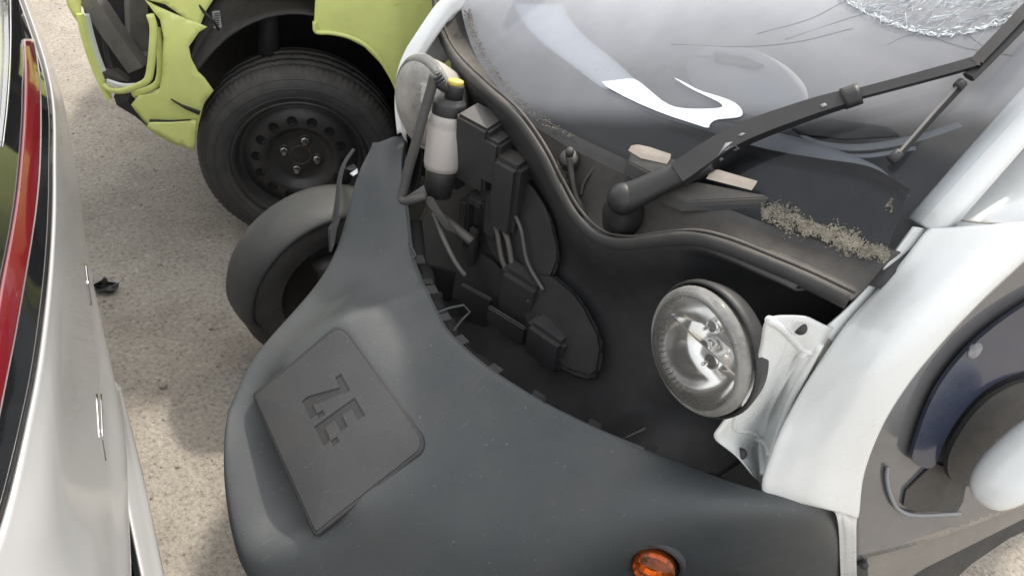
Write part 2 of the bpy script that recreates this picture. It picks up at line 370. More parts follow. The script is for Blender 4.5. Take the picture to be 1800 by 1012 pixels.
# ------------------------------------------------------------------ ground
gr = link('ground', mesh('ground', [(-60, -60, 0), (60, -60, 0), (60, 60, 0), (-60, 60, 0)], [(0, 1, 2, 3)]), M['ground'], smooth=False)
gr['kind'] = 'structure'
gn = Grains()
for i in range(900):
    x = random.uniform(-.1, 1.2); y = random.uniform(-3.4, .9); r = random.choice((.0015, .002, .0025, .003, .004))
    mt_ = Matrix.Translation((x, y, r * .4)) @ Matrix.Rotation(random.uniform(0, 6), 4, 'Z') @ Matrix.Diagonal((r * random.uniform(.8, 1.6), r, r * .7, 1))
    gn.add(mt_)
grit = gn.build('loose_grit', M['gravel']); grit['kind'] = 'stuff'; grit['label'] = 'loose grit and tiny stones scattered over the concrete'; grit['category'] = 'grit'

# ================================================================== MICROCAR
car = root('microcar', (-.5, 0, 0), 'white and grey two-seat microcar with its front hood missing and dark inner parts exposed', 'car')

# ---- bumper shell: rows run from the car's right arm to its left flank, columns from the top rim to the front
def rowY(l): return [Y(*p) for p in l]
bump_rows = [
 rowY([(712,238,-.47),(703,239,-.472),(690,241,-.475),(677,246,-.478),(666,250,-.482),(655,255,-.485)]),
 rowY([(706,300,-.40),(692,300,-.41),(672,300,-.42),(655,300,-.435),(640,300,-.45),(622,300,-.46)]),
 rowY([(714,370,-.32),(697,371,-.335),(675,372,-.355),(650,372,-.38),(628,371,-.40),(604,370,-.42)]),
 rowY([(722,445,-.23),(700,450,-.245),(670,455,-.27),(640,460,-.30),(608,462,-.33),(575,462,-.365)]),
 rowY([(735,485,-.165),(697,500,-.18),(650,515,-.205),(600,525,-.235),(550,535,-.265),(505,548,-.29)]),
 rowY([(741,500,-.135),(694,520,-.15),(630,545,-.17),(562,580,-.185),(490,615,-.205),(425,628,-.22)]),
 rowY([(748,514,-.11),(690,542,-.12),(602,566,-.14),(520,632,-.14),(442,690,-.142),(392,712,-.15)]),
 rowY([(768,556,-.06),(715,588,-.065),(640,622,-.07),(560,690,-.07),(478,752,-.07),(383,780,-.08)]),
 rowY([(790,590,0),(742,628,0),(675,680,0),(598,745,0),(512,812,0),(388,870,-.01)]),
 rowY([(838,635,.075),(785,680,.075),(712,730,.07),(630,805,.07),(540,878,.07),(402,945,.05)]),
 rowY([(890,672,.14),(830,730,.14),(752,785,.14),(655,862,.14),(575,930,.14),(428,1010,.11)]),
 rowY([(965,716,.21),(910,775,.21),(830,850,.21),(740,930,.21),(655,1005,.20),(525,1080,.18)]),
 rowY([(1050,757,.285),(1000,815,.29),(930,885,.295),(850,965,.295),(775,1045,.285),(670,1120,.265)]),
 rowY([(1130,790,.36),(1095,835,.375),(1040,895,.385),(985,965,.39),(925,1040,.385),(860,1110,.37)]),
 rowY([(1210,820,.43),(1190,850,.45),(1160,895,.465),(1125,960,.47),(1090,1035,.465),(1060,1100,.45)]),
 rowY([(1295,850,.51),(1288,868,.525),(1275,905,.54),(1258,960,.547),(1243,1030,.54),(1232,1090,.525)]),
 rowY([(1355,866,.555),(1352,880,.565),(1346,908,.578),(1338,958,.585),(1330,1025,.58),(1322,1085,.565)]),
 rowY([(1425,880,.598),(1425,893,.605),(1422,917,.615),(1418,958,.62),(1414,1020,.615),(1410,1080,.605)]),
 rowY([(1462,893,.612),(1463,907,.62),(1463,930,.63),(1464,970,.635),(1465,1025,.63),(1467,1080,.62)]),
 rowY([(1482,905,.610),(1482,918,.617),(1482,938,.625),(1483,975,.630),(1484,1028,.625),(1486,1082,.615)]),
]
def scoop(r, amt):               # the bumper dips below the charge flap
    r[4] = r[4] + Vector((-.012, 0, -.050)) * amt; r[3] = r[3] + Vector((-.006, 0, -.014)) * amt
for i, a in ((6, .25), (7, 1), (8, 1.1), (9, 1), (10, .35)): scoop(bump_rows[i], a)
full = []
for i, r in enumerate(bump_rows):
    e = r[5]
    if i < 5: h = [e + Vector((-.035, .03, -.045)), e + Vector((-.08, .07, -.11))]
    elif i < 7: h = [e + Vector((-.045, .02, -.06)), e + Vector((-.13, .05, -.15))]
    elif i < 12: h = [e + Vector((-.04, 0, -.07)), e + Vector((-.16, 0, -.17))]
    else: h = [e + Vector((-.05, -.015, -.10)), e + Vector((-.12, -.05, -.17))]
    rim = r[0]; inn = rim + Vector((-.008, 0, -.012))
    full.append([inn, rim] + r[1:] + h)
# ---- charge flap with engraved letters
fT, fR, fL, fB = (598, 572), (750, 782), (447, 695), (555, 936)
WT, WR, WL, WB = Y(*fT, -.13), Y(*fR, .13), Y(*fL, -.13), Y(*fB, .13)
FN = ((WR - WT).cross(WL - WT)).normalized()
if FN.dot(CAM - WT) < 0: FN = -FN
def flap_pt(s, t, off=0.0):      # s along the lettering, t upwards
    p = (WL.lerp(WB, s)).lerp(WT.lerp(WR, s), t)
    return p + FN * (off + .004 * (1 - (2 * s - 1) ** 2) + .005 * (1 - (2 * t - 1) ** 2))
def inv_flap(px, py):            # pixel on the flap to (s,t)
    P = PL(px, py, (WT + WB) / 2 + FN * .009, FN); s = t = .5
    for _ in range(12):
        f = (WL.lerp(WB, s)).lerp(WT.lerp(WR, s), t); e = P - f
        ds = (WB - WL).lerp(WR - WT, t); dt = WT.lerp(WR, s) - WL.lerp(WB, s)
        a, b, c = ds.dot(ds), ds.dot(dt), dt.dot(dt); u, v = e.dot(ds), e.dot(dt); det = a * c - b * b
        s += (u * c - v * b) / det; t += (a * v - b * u) / det
    return s, t
def rrect(r0, r1, n=8):          # outline in (s,t), round upper corners r1, lower r0
    o = []
    for cx, cy, rr, a0 in ((1, 0, r0, -90), (1, 1, r1, 0), (0, 1, r1, 90), (0, 0, r0, 180)):
        for i in range(n + 1):
            a = math.radians(a0 + 90 * i / n)
            o.append((cx + (-rr if cx else rr) + rr * math.cos(a), cy + (-rr if cy else rr) + rr * math.sin(a)))
    return o
def flap_solid(name, outline, off, depth, mt_, parent, grow=1.0):
    bm = bmesh.new(); rings = []
    K = [1.0, .985, .95, .9, .85, .78, .7, .6, .5, .4, .3, .2, .1]
    for j, kk in enumerate(K):
        rings.append([bm.verts.new(flap_pt(.5 + (s - .5) * kk * grow, .5 + (t - .5) * kk * grow, off - (.003 if j == 0 else 0))) for s, t in outline])
    n = len(outline); ctr = bm.verts.new(flap_pt(.5, .5, off))
    low = [bm.verts.new(flap_pt(.5 + (s - .5) * grow, .5 + (t - .5) * grow, off - depth)) for s, t in outline]
    lc = bm.verts.new(flap_pt(.5, .5, off - depth))
    for i in range(n):
        k2 = (i + 1) % n
        for a, b in zip(rings[:-1], rings[1:]): bm.faces.new((a[i], a[k2], b[k2], b[i]))
        bm.faces.new((rings[-1][i], rings[-1][k2], ctr)); bm.faces.new((low[k2], low[i], lc)); bm.faces.new((low[i], low[k2], rings[0][k2], rings[0][i]))
    bmesh.ops.remove_doubles(bm, verts=bm.verts, dist=1e-6)
    return bmo(name, bm, mt_, parent, smooth=False)
BG = grid_pts(full, 7, 7)
for _ in range(26):               # fair the sheet, edges held
    G2 = [r[:] for r in BG]
    for a in range(1, len(BG) - 1):
        for b in range(9, len(BG[0]) - 1):
            G2[a][b] = BG[a][b] * .5 + (BG[a - 1][b] + BG[a + 1][b] + BG[a][b - 1] + BG[a][b + 1]) * .125
    BG = G2
def st_of(P):
    s = t = .5
    for _ in range(10):
        f = (WL.lerp(WB, s)).lerp(WT.lerp(WR, s), t); e = P - f
        ds = (WB - WL).lerp(WR - WT, t); dt = WT.lerp(WR, s) - WL.lerp(WB, s)
        a, b, c = ds.dot(ds), ds.dot(dt), dt.dot(dt); u, v = e.dot(ds), e.dot(dt); det = a * c - b * b
        s += (u * c - v * b) / det; t += (a * v - b * u) / det
        s = max(-1.5, min(2.5, s)); t = max(-1.5, min(2.5, t))
    return s, t
for r in BG:                      # seat for the flap
    for k, p in enumerate(r):
        s_, t_ = st_of(p); ds_ = max(0, -s_, s_ - 1); dt_ = max(0, t_ - 1)
        if t_ < .12 or ds_ > .35 or dt_ > .45: continue
        wgt = max(0, 1 - max(ds_ / .35, dt_ / .45)); wgt = wgt * wgt * (3 - 2 * wgt)
        if t_ < .35: wgt *= (t_ - .12) / .23
        h = (p - flap_pt(s_, t_, 0)).dot(FN); inn_ = min(s_, 1 - s_, 1 - t_); dep_ = .0035 + .007 * max(0, min(1, (inn_ - .03) / .06)); r[k] = p + FN * ((-dep_ - h) * wgt)
held = [[(lambda q: -.06 < q[0] < 1.06 and -.9 < q[1] < 1.06)(st_of(p)) for p in r] for r in BG]
for _ in range(14):
    G2 = [r[:] for r in BG]
    for a in range(1, len(BG) - 1):
        for b in range(9, len(BG[0]) - 1):
            if not held[a][b]: G2[a][b] = BG[a][b] * .5 + (BG[a - 1][b] + BG[a + 1][b] + BG[a][b - 1] + BG[a][b + 1]) * .125
    BG = G2
R_, W_ = len(BG), len(BG[0]); vs_ = [p for r in BG for p in r]
bumper = link('bumper', mesh('bumper', vs_, facing(vs_, [(i * W_ + j, i * W_ + j + 1, (i + 1) * W_ + j + 1, (i + 1) * W_ + j) for i in range(R_ - 1) for j in range(W_ - 1)])), M['bumper'], car, label='matt grey plastic front bumper with an open rim')
solid(bumper, .004)
seam = flap_solid('flap_seam', rrect(.03, .10), .0002, .02, M['black'], bumper, 1.045)
flap = flap_solid('charge_flap', rrect(.02, .09), .0022, .016, M['flap'], bumper)
flap['label'] = 'square charging flap engraved with the letters Z.E.'
def zp(x, y): return (510 + x * 160 / 1012, 640 + y * 160 / 1012)
strokes = [   # traced outlines of the engraved strokes
 [(490,140),(556,95),(660,275),(300,545),(235,425),(545,250)],                                                # Z top bar and diagonal
 [(125,400),(190,345),(545,248),(660,275),(300,430),(240,430),(300,545),(225,605)],                            # Z diagonal and foot
 [(295,548),(362,498),(388,545),(320,600)],                                                                    # dot
 [(265,688),(712,360),(830,560),(752,612),(680,485),(575,560),(640,685),(565,742),(492,615),(388,695),(450,835),(378,905)],  # E
 [(450,848),(520,795),(552,850),(482,905)],                                                                    # dot
]
strokes[0] = [(490,140),(556,95),(660,278),(600,320),(545,250)]
cut = bmesh.new()
for st in strokes:
    st2 = [inv_flap(*zp(*q)) for q in st]
    a = [cut.verts.new(flap_pt(s, t, .012)) for s, t in st2]; b = [cut.verts.new(flap_pt(s, t, -.0018)) for s, t in st2]
    n = len(a); cut.faces.new(a); cut.faces.new(list(reversed(b)))
    for i in range(n): cut.faces.new((a[i], b[i], b[(i + 1) % n], a[(i + 1) % n]))
bmesh.ops.triangulate(cut, faces=cut.faces)
cutter = bmo('cutter', cut, M['flap'])
bo = flap.modifiers.new('cut', 'BOOLEAN'); bo.object = cutter; bo.operation = 'DIFFERENCE'; bo.solver = 'EXACT'; bo.use_self = True
bpy.context.view_layer.update()
ev = flap.evaluated_get(bpy.context.evaluated_depsgraph_get()); nm = bpy.data.meshes.new_from_object(ev)
flap.modifiers.clear(); flap.data = nm; bpy.data.objects.remove(cutter)
for p_ in nm.polygons: p_.use_smooth = True
nm.set_sharp_from_angle(angle=math.radians(28))

# ---- amber indicator on the left flank, mirrored on the right
BH = bvh_of(BG).ray_cast(CAM, ray(1148, 985).normalized())
IN_ = (BH[1] if BH[1].dot(CAM - BH[0]) > 0 else -BH[1]); IC = BH[0] + IN_ * .008; IN_ = (IN_ + Vector((.55, 0, .1))).normalized()
for sgn in (1, -1):
    c = Vector((IC.x, IC.y * sgn, IC.z)); n_ = Vector((IN_.x, IN_.y * sgn, IN_.z))
    pi = lathe('indicator_socket', c - n_ * .012, n_, [(.0, -.02), (.05, -.02), (.052, .0), (.047, .014), (.043, .010), (.042, -.012), (0, -.013)], M['black'], bumper, seg=40)
    lathe('indicator_lens', c, n_, [(0, .030), (.015, .029), (.028, .024), (.036, .014), (.0385, .0), (.0385, -.012), (0, -.012)], M['amber'], bumper, seg=40)
    lathe('indicator_reflector', c, n_, [(0, -.006), (.02, -.004), (.031, .006), (.034, .012), (.036, .004), (.036, -.011), (0, -.011)], M['amberin'], bumper, seg=14, smooth=False)

# ---- weatherstrip and cowl
WB_px = [(812,-60),(822,0),(836,55),(864,112),(905,165),(960,210),(1030,250),(1120,292),(1220,335),(1340,382),(1450,418),(1560,455)]
wsb = [QX(px, py, -.10, .35) for px, py in WB_px]
ST_px = [(757,-60),(764,5),(775,62),(800,108),(850,158),(905,208),(948,268),(980,330),(1010,382),(1048,418),(1095,430),(1150,424),(1210,420),(1268,433),(1340,462),(1420,496),(1490,530)]
stp = [QX(px, py, -.03, .35) for px, py in ST_px]
tube('weatherstrip', stp, .0085, M['rubber'], car, seg=10, n=6, sx=1.4, sy=.7)
tube('strip_lip', [p + Vector((-.008, 0, .014)) for p in stp], .003, M['cowl'], car, seg=8, n=6)
stA = crs(stp, 6); wbA = crs(wsb, 6)
def samp(L, k): 
    i = k * (len(L) - 1); a = int(i); return L[a].lerp(L[min(a + 1, len(L) - 1)], i - a)
rows = []
for i in range(30):
    k = i / 29; a, b = samp(stA, k), samp(wbA, k)
    dip = .02 + .035 * max(0, math.sin(math.pi * min(1, max(0, (k - .35) / .5))))
    rows.append([a + Vector((-.004, 0, .004)), a.lerp(b, .3) + Vector((0, 0, -dip * .7)), a.lerp(b, .65) + Vector((0, 0, -dip)), b + Vector((0, 0, -.012)), b + Vector((-.03, 0, .004))])
cowl = loft('cowl_panel', rows, M['cowl'], car, nu=2, nv=4, thick=.003, label='dusty plastic cowl panel below the windshield')

# ---- windshield: bottom edge swept up and back
def ws(i, s):
    p = samp(wbA, i); yy = p.y
    return Vector((p.x - s * (.70 - .10 * s), yy * (1 - .10 * s), p.z + s * (.70 - .20 * s)))
rows = [[ws(i / 20, s) + Vector((0, 0, -.003)) for s in (-.02, .12, .26, .40, .54, .68)] for i in range(21)]
shield = loft('windshield', rows, M['windshield'], car, nu=3, nv=5, label='curved windshield with dust and painted sky glare, shattered in its upper corner')
_g = grid_pts(rows, 3, 5)
BV = bvh_of(_g)
def onws(px, py, lift=0.0):      # point on the windshield, lifted along its outward normal
    d = ray(px, py).normalized(); h = BV.ray_cast(CAM, d)
    if h[0] is None: h = BV.find_nearest(D(px, py, 1.4))
    n = h[1] if h[1].z > 0 else -h[1]
    return h[0] + n * lift
def ribbon(name, pxa, pxb, lift, m_, parent, nu=6, nv=2, thick=.002, off=-1, **k):
    return loft(name, [[onws(*a, lift), onws((a[0] + b[0]) / 2, (a[1] + b[1]) / 2, lift), onws(*b, lift)] for a, b in zip(pxa, pxb)], m_, parent, nu=nu, nv=nv, thick=thick, off=off, **k)
# black frit band just under the glass
fa = [(818,0),(832,52),(862,112),(905,168),(960,213),(1030,254),(1120,297),(1220,340),(1340,387),(1450,423),(1550,457)]
fb = [(897,0),(915,35),(950,72),(1003,112),(1055,150),(1130,190),(1245,228),(1340,257),(1440,275),(1530,290),(1600,330)]
ribbon('frit_band', fa, fb, -.006, M['frit'], shield)
# dash below the glass
rows = [[ws(i / 20, s) + Vector((-.02, 0, -.075 - .10 * s)) for s in (0.02, .15, .3, .45, .62)] for i in range(21)]
dash = loft('dashboard', rows, M['dash'], car, nu=3, nv=4, thick=.004)
ta = fb
tb = [(985,0),(1000,30),(1030,62),(1075,98),(1120,140),(1190,180),(1310,205),(1400,225),(1480,250),(1540,275),(1570,300)]
M['littrim'] = mat('lit_dash_trim', (.78, .82, .86), .5, var=.04)  # paler copy stands for the sunlit run of the dash strip
ribbon('dash_edge_trim', ta[:5], tb[:5], -.012, M['littrim'], dash)
ribbon('dash_edge_trim', ta[4:], tb[4:], -.028, M['dashlight'], dash)  # grey stands for the shaded run of the same white strip
sunlit_swoosh = [(1052,146),(1080,143),(1112,139),(1125,145),(1145,162),(1170,183),(1195,192),(1235,193),(1262,192),(1272,189),(1266,182),(1245,172),(1215,158),(1188,141),(1186,138),(1205,147),(1230,161),(1262,170),(1290,180),(1304,192),(1307,203),(1300,208),(1280,210),(1258,212),(1248,220),(1247,228),(1220,219),(1170,203),(1110,178)]  # outline of the sun patch on the dash trim, built as a white shape
sheet('sunlit_trim_patch', sunlit_swoosh, M['dashsunlit'], dash, round_=1, place=lambda a, b: onws(a, b, .0025), cuts=3, thick=0, label='sunlit S-shaped part of the dash trim, painted bright white at the windshield foot')
# instrument hood, steering wheel and small fittings behind the glass
IH = onws(1290, 85, -.13)
bm = bmesh.new(); bmesh.ops.create_uvsphere(bm, u_segments=40, v_segments=20, radius=1)
nW = Vector((.65, 0, .75)).normalized(); uW = Vector((0, 1, 0)); vW = nW.cross(uW)
for v in bm.verts:
    c_ = v.co.copy(); v.co = IH + uW * c_.x * .16 + vW * c_.y * .075 + nW * c_.z * .07
bmo('instrument_hood', bm, M['dashlight'], dash, smooth=True)
sw = onws(1440, 120, -.24)
ring = [sw + uW * math.cos(a) * .15 + (Vector((-.55, 0, .83))) * math.sin(a) * .15 for a in [2 * math.pi * i / 24 for i in range(25)]]
tube('steering_wheel', ring, .013, M['dash'], car, n=3)
tube('cable', [onws(1180, 40, -.05), onws(1200, 62, -.05), onws(1240, 66, -.05)], .002, M['black'], dash)
sheet('cable_plug', [(1238,55),(1300,66),(1330,78),(1310,82),(1240,72)], M['black'], dash, lambda a, b: onws(a, b, -.05), cuts=2, thick=.008)
sheet('dash_vent', [(1370,185),(1440,175),(1560,190),(1580,205),(1480,212),(1400,205)], M['black'], dash, lambda a, b: onws(a, b, -.05), cuts=3, thick=.006)
ribbon('vent_lip', [(1395,200),(1440,216),(1510,220),(1600,205),(1690,180)], [(1400,210),(1450,228),(1515,232),(1610,216),(1700,188)], -.052, M['dashlight'], dash)
ribbon('vent_lip', [(1420,215),(1460,232),(1520,236),(1610,222)], [(1440,225),(1475,238),(1525,243),(1612,228)], -.055, M['dashlight'], dash)
tube('steering_column', [onws(1000, 45, -.07), onws(1060, 60, -.07), onws(1130, 85, -.07)], .022, M['black'], dash)
# shattered corner: slivers of broken laminate lying in the glass
bm = bmesh.new(); rnd = random.Random(3)
def inpoly(x, y, P):
    c_ = False
    for i in range(len(P)):
        (x1, y1), (x2, y2) = P[i - 1], P[i]
        if (y1 > y) != (y2 > y) and x < (x2 - x1) * (y - y1) / (y2 - y1) + x1: c_ = not c_
    return c_
shat = [(1470,-30),(1480,0),(1520,25),(1580,50),(1640,66),(1700,62),(1760,45),(1830,25),(1830,-30)]
cnt = 0
while cnt < 800:
    x, y = rnd.uniform(1465, 1830), rnd.uniform(-30, 68)
    if not inpoly(x, y, shat): continue
    edge = rnd.random() < .3
    if edge:
        i = rnd.randrange(1, 8); a, b = shat[i - 1], shat[i]; q = rnd.random(); x, y = a[0] + (b[0] - a[0]) * q, a[1] + (b[1] - a[1]) * q - abs(rnd.gauss(0, 5))
        an = math.atan2(b[1] - a[1], b[0] - a[0]) + rnd.gauss(0, .35); L_ = rnd.uniform(4, 18); wd = rnd.uniform(.6, 2.0)
    else:
        an = rnd.gauss(-.15, .22) if rnd.random() < .7 else rnd.gauss(-.9, .4); L_ = rnd.expovariate(1 / 16) + 4; wd = rnd.uniform(.15, .6)
    dx, dy = math.cos(an) * L_ / 2, math.sin(an) * L_ / 2; ox, oy = -math.sin(an) * wd, math.cos(an) * wd
    q = [(x - dx, y - dy), (x + dx * .2 - ox, y + dy * .2 - oy), (x + dx, y + dy), (x - dx * .1 + ox, y - dy * .1 + oy)]
    try: bm.faces.new([bm.verts.new(onws(qx, qy, .001 + rnd.uniform(0, .0025))) for qx, qy in q])
    except ValueError: pass
    cnt += 1
M['shard'] = mat('broken_glass', (.62, .67, .69), .15, var=.25, scale=60, spec=.9)
bmo('shattered_glass', bm, M['shard'], shield, kind='stuff')
for pts in ([(1560,78),(1600,62),(1660,66)], [(1640,66),(1700,85),(1780,98)], [(1700,60),(1745,95)], [(1330,60),(1420,35),(1480,5)], [(1380,70),(1500,30),(1540,20)], [(1180,78),(1300,82),(1400,74),(1500,50)]):
    tube('crack_line', [onws(a, b, .0005) for a, b in pts], .0003, M['dashlight'], shield, seg=5, n=6)

# ---- wiper
wip = bpy.data.objects.new('wiper', None); C.objects.link(wip); wip.parent = car; wip.matrix_parent_inverse = Matrix.Translation(-base_of(car))
wip_base = onws(1105, 345, .03)
WU = Vector((.62, .1, .75)).normalized()
pv = D(1110, 350, (onws(1190, 308, .036) - CAM).length / ray(1190, 308).length * 1.03)
def wp(px, py, lift): return onws(px, py, lift)
dA = (onws(1190, 308, .036) - CAM).length / ray(1190, 308).length
a0 = D(1096, 350, dA * 1.022)
bm = bmesh.new(); bmesh.ops.create_uvsphere(bm, u_segments=28, v_segments=16, radius=.0265, matrix=Matrix.Translation(a0)); bmo('pivot_cap', bm, M['arm'], wip, smooth=True)
tube('arm_root', [a0, D(1122, 339, dA * 1.014), D(1160, 321, dA * 1.006), D(1215, 299, dA * .994), D(1250, 284, dA * .985)], .0265, M['arm'], wip, seg=16, n=5, sx=.80, sy=1.0, up=WU, taper=(1.0, .62))
lathe('pivot_base', a0, Vector((.45, .2, .87)), [(.020, .0), (.026, -.02), (.034, -.035), (.034, -.07), (0, -.07)], M['arm'], wip, seg=28)
tube('wiper_arm', [D(1192, 308, dA * .992), wp(1300, 263, .032), wp(1420, 216, .031), wp(1505, 190, .030)], .024, M['arm'], wip, seg=4, n=5, sx=.5, sy=1, up=WU, taper=(1.15, .70), smooth=False)
tube('arm_knuckle', [wp(1484, 196, .031), wp(1514, 186, .031)], .0165, M['arm'], wip, seg=10, n=4, sx=.8, sy=1.05, up=WU)
tube('arm_rod', [wp(1505, 188, .030), wp(1620, 158, .030), wp(1708, 133, .030), wp(1718, 126, .030), wp(1800, 40, .030), wp(1860, -25, .030)], .0085, M['arm'], wip, seg=4, n=4, sx=.6, sy=1.35, up=WU, smooth=False)
tube('blade_spine', [wp(1700, 152, .022), wp(1760, 92, .022), wp(1880, -30, .022)], .0065, M['arm'], wip, seg=6, n=3, sx=1, sy=1.5, up=WU, smooth=False)
tube('blade_rubber', [wp(1574, 289, .012), wp(1640, 215, .012), wp(1695, 157, .014)], .0055, M['arm'], wip, seg=6, n=3, sx=1.4, sy=.7, up=WU, smooth=False)
tube('blade_edge', [wp(1580, 280, .020), wp(1636, 216, .020), wp(1682, 166, .022)], .0022, M['beam'], wip, seg=6, n=3)
tube('blade_end_clip', [wp(1566, 291, .014), wp(1582, 276, .014)], .0075, M['black'], wip, seg=8, n=2)
tube('blade_joint', [wp(1680, 170, .022), wp(1690, 160, .022)], .0075, M['black'], wip, seg=8, n=2)
arm_o = bpy.data.objects['wiper_arm']
AB = BVHTree.FromPolygons([v.co.copy() for v in arm_o.data.vertices], [tuple(p.vertices) for p in arm_o.data.polygons])
def onarm(px, py):
    h = AB.ray_cast(CAM, ray(px, py).normalized())
    if h[0] is None: h = AB.find_nearest(onws(px, py, .04))
    return h[0] + (CAM - h[0]).normalized() * .0012
sheet('worn_patch', [(1262,274),(1266,266),(1276,264),(1282,258),(1294,257),(1300,261),(1294,265),(1297,273),(1286,276),(1282,283),(1272,280),(1266,284)], M['smear'], wip, onarm, cuts=0, thick=.0006)
sheet('worn_patch', [(1306,262),(1314,258),(1320,259),(1312,264)], M['smear'], wip, onarm, cuts=0, thick=.0006)
sheet('worn_patch', [(1446,209),(1455,206),(1459,210),(1450,214)], M['smear'], wip, onarm, cuts=0, thick=.0006)
# bracket under the arm, sunlight on its tops painted as tan ledges
def wb(px, py, k=0): return onws(px, py, .006 + k)
prism('bracket_plate', [wb(1228,322), wb(1345,345), wb(1355,350), wb(1230,405), wb(1150,400), wb(1160,370)], (.004, 0, -.02), M['blackd'], wip, bev=.002)
prism('bracket_step', [wb(1110,292,.006), wb(1118,270,.01), wb(1190,287,.01), wb(1215,300,.008), wb(1160,318,.008)], (.004, 0, -.025), M['blackd'], wip, bev=.002)
prism('sunlit_ledge', [wb(1117,267,.014), wb(1130,266,.016), wb(1152,272,.016), wb(1188,283,.016), wb(1186,291,.014), wb(1140,281,.014)], (.004, 0, -.010), M['tan'], wip, bev=.001)
prism('sunlit_ledge', [wb(1258,308,.010), wb(1268,308,.012), wb(1336,328,.012), wb(1332,333,.010), wb(1252,313,.010)], (.004, 0, -.010), M['tan'], wip, bev=.001)
loft('pivot_recess', [[D(px, py, t_) for px, py, t_ in r] for r in (
  [(1022,330,1.52),(1040,310,1.51),(1068,280,1.49)], [(1045,372,1.53),(1058,335,1.54),(1085,290,1.52)], [(1072,398,1.52),(1085,360,1.56),(1108,300,1.53)], [(1120,404,1.50),(1135,370,1.55),(1140,320,1.52)])], M['blackd'], cowl, nu=5, nv=5, thick=.003)
tube('recess_rim', [D(1076,282,1.478), D(1064,310,1.478), D(1063,350,1.483), D(1070,385,1.485), D(1085,402,1.48)], .004, M['blackd'], cowl, n=6)
tube('recess_wall', [D(1020,345,1.50), D(1030,315,1.49), D(1064,281,1.475), D(1112,295,1.46)], .003, M['cowl'], cowl, n=6)
# jet nozzle and thin hose on the cowl
jp = D(1000, 278, 1.50)
lathe('jet_grommet', jp, (.5, .2, .8), [(0, .004), (.016, .004), (.018, 0), (.018, -.02)], M['rubber'], cowl, seg=20)
lathe('washer_jet', D(1001, 270, 1.475), (.4, .3, .85), [(0, .012), (.006, .012), (.008, .006), (.006, -.012), (0, -.012)], M['rubber'], cowl, seg=14)
tube('jet_hose', [D(1001,276,1.478), D(1003,300,1.485), D(1010,340,1.49), D(1022,365,1.488), D(1030,380,1.49)], .0055, M['rubber'], cowl, n=5)
# dirt gathered at the windshield's foot
gn = Grains(); rd = random.Random(5)
for i in range(3600):
    u = rd.random(); wdt = 6 + 6 * math.sin(u * 7) ** 2
    px = 1338 + u * 225; py = 368 + u * 84 + rd.gauss(0, wdt) + 3 * math.sin(u * 40)
    r = rd.uniform(.0003, .0012) * (2.2 if rd.random() < .06 else 1)
    mt_ = Matrix.Translation(onws(px, py, .0006)) @ Matrix.Rotation(.8, 4, 'Y') @ Matrix.Rotation(rd.uniform(0, 6), 4, 'Z') @ Matrix.Diagonal((r * rd.uniform(1, 2.2), r, r * .35, 1))
    gn.add(mt_)
gn.build('dirt_crust', M['moss'], cowl, kind='stuff')
gn = Grains()
for i in range(500):
    u = rd.random() ** 1.5; p = samp(wbA, .12 + u * .40) + Vector((rd.gauss(.006, .006), 0, rd.gauss(.0, .002)))
    r = rd.uniform(.0005, .0017)
    gn.add(Matrix.Translation(p) @ Matrix.Diagonal((r * 1.4, r, r * .6, 1)))
gn.build('dirt_line', M['moss'], cowl, kind='stuff')
gn = Grains()
for i in range(60):
    p = D(988 + rd.gauss(0, 5), 305 + rd.gauss(0, 14), 1.505); r = rd.uniform(.001, .003)
    gn.add(Matrix.Translation(p) @ Matrix.Rotation(rd.uniform(0, 3), 4, 'X') @ Matrix.Diagonal((r * .5, r * 3, r * .5, 1)))
gn.build('dead_moss', M['moss'], cowl, kind='stuff')

# ---- black inner bulkhead below the weatherstrip
rows = []
k0 = min(k / 200 for k in range(200) if samp(stA, k / 200).y > -.47); k1 = max(k / 200 for k in range(201) if samp(stA, k / 200).y < .455)
for i in range(25):
    a = samp(stA, k0 + (k1 - k0) * i / 24); yy = a.y; sd = max(0, yy - .28) * 1.2
    rows.append([a + Vector((.004, 0, -.006)), a + Vector((.001, 0, -.020)), a + Vector((-.010 - sd * .5, 0, -.05)), Vector((-.085 - .15 * yy * yy - sd, yy, a.z - .14)), Vector((-.08 - .1 * yy * yy - sd, yy, .62)),
                 Vector((-.05, yy * .95, .50)), Vector((.03, yy * .8, .40)), Vector((.14, yy * .6, .36)), Vector((.22, yy * .45, .35))])
bulk_grid = grid_pts(rows, 3, 5)
bulk = loft('bulkhead', rows, M['black'], car, nu=3, nv=5, thick=.004, label='black plastic front bulkhead under the missing hood')
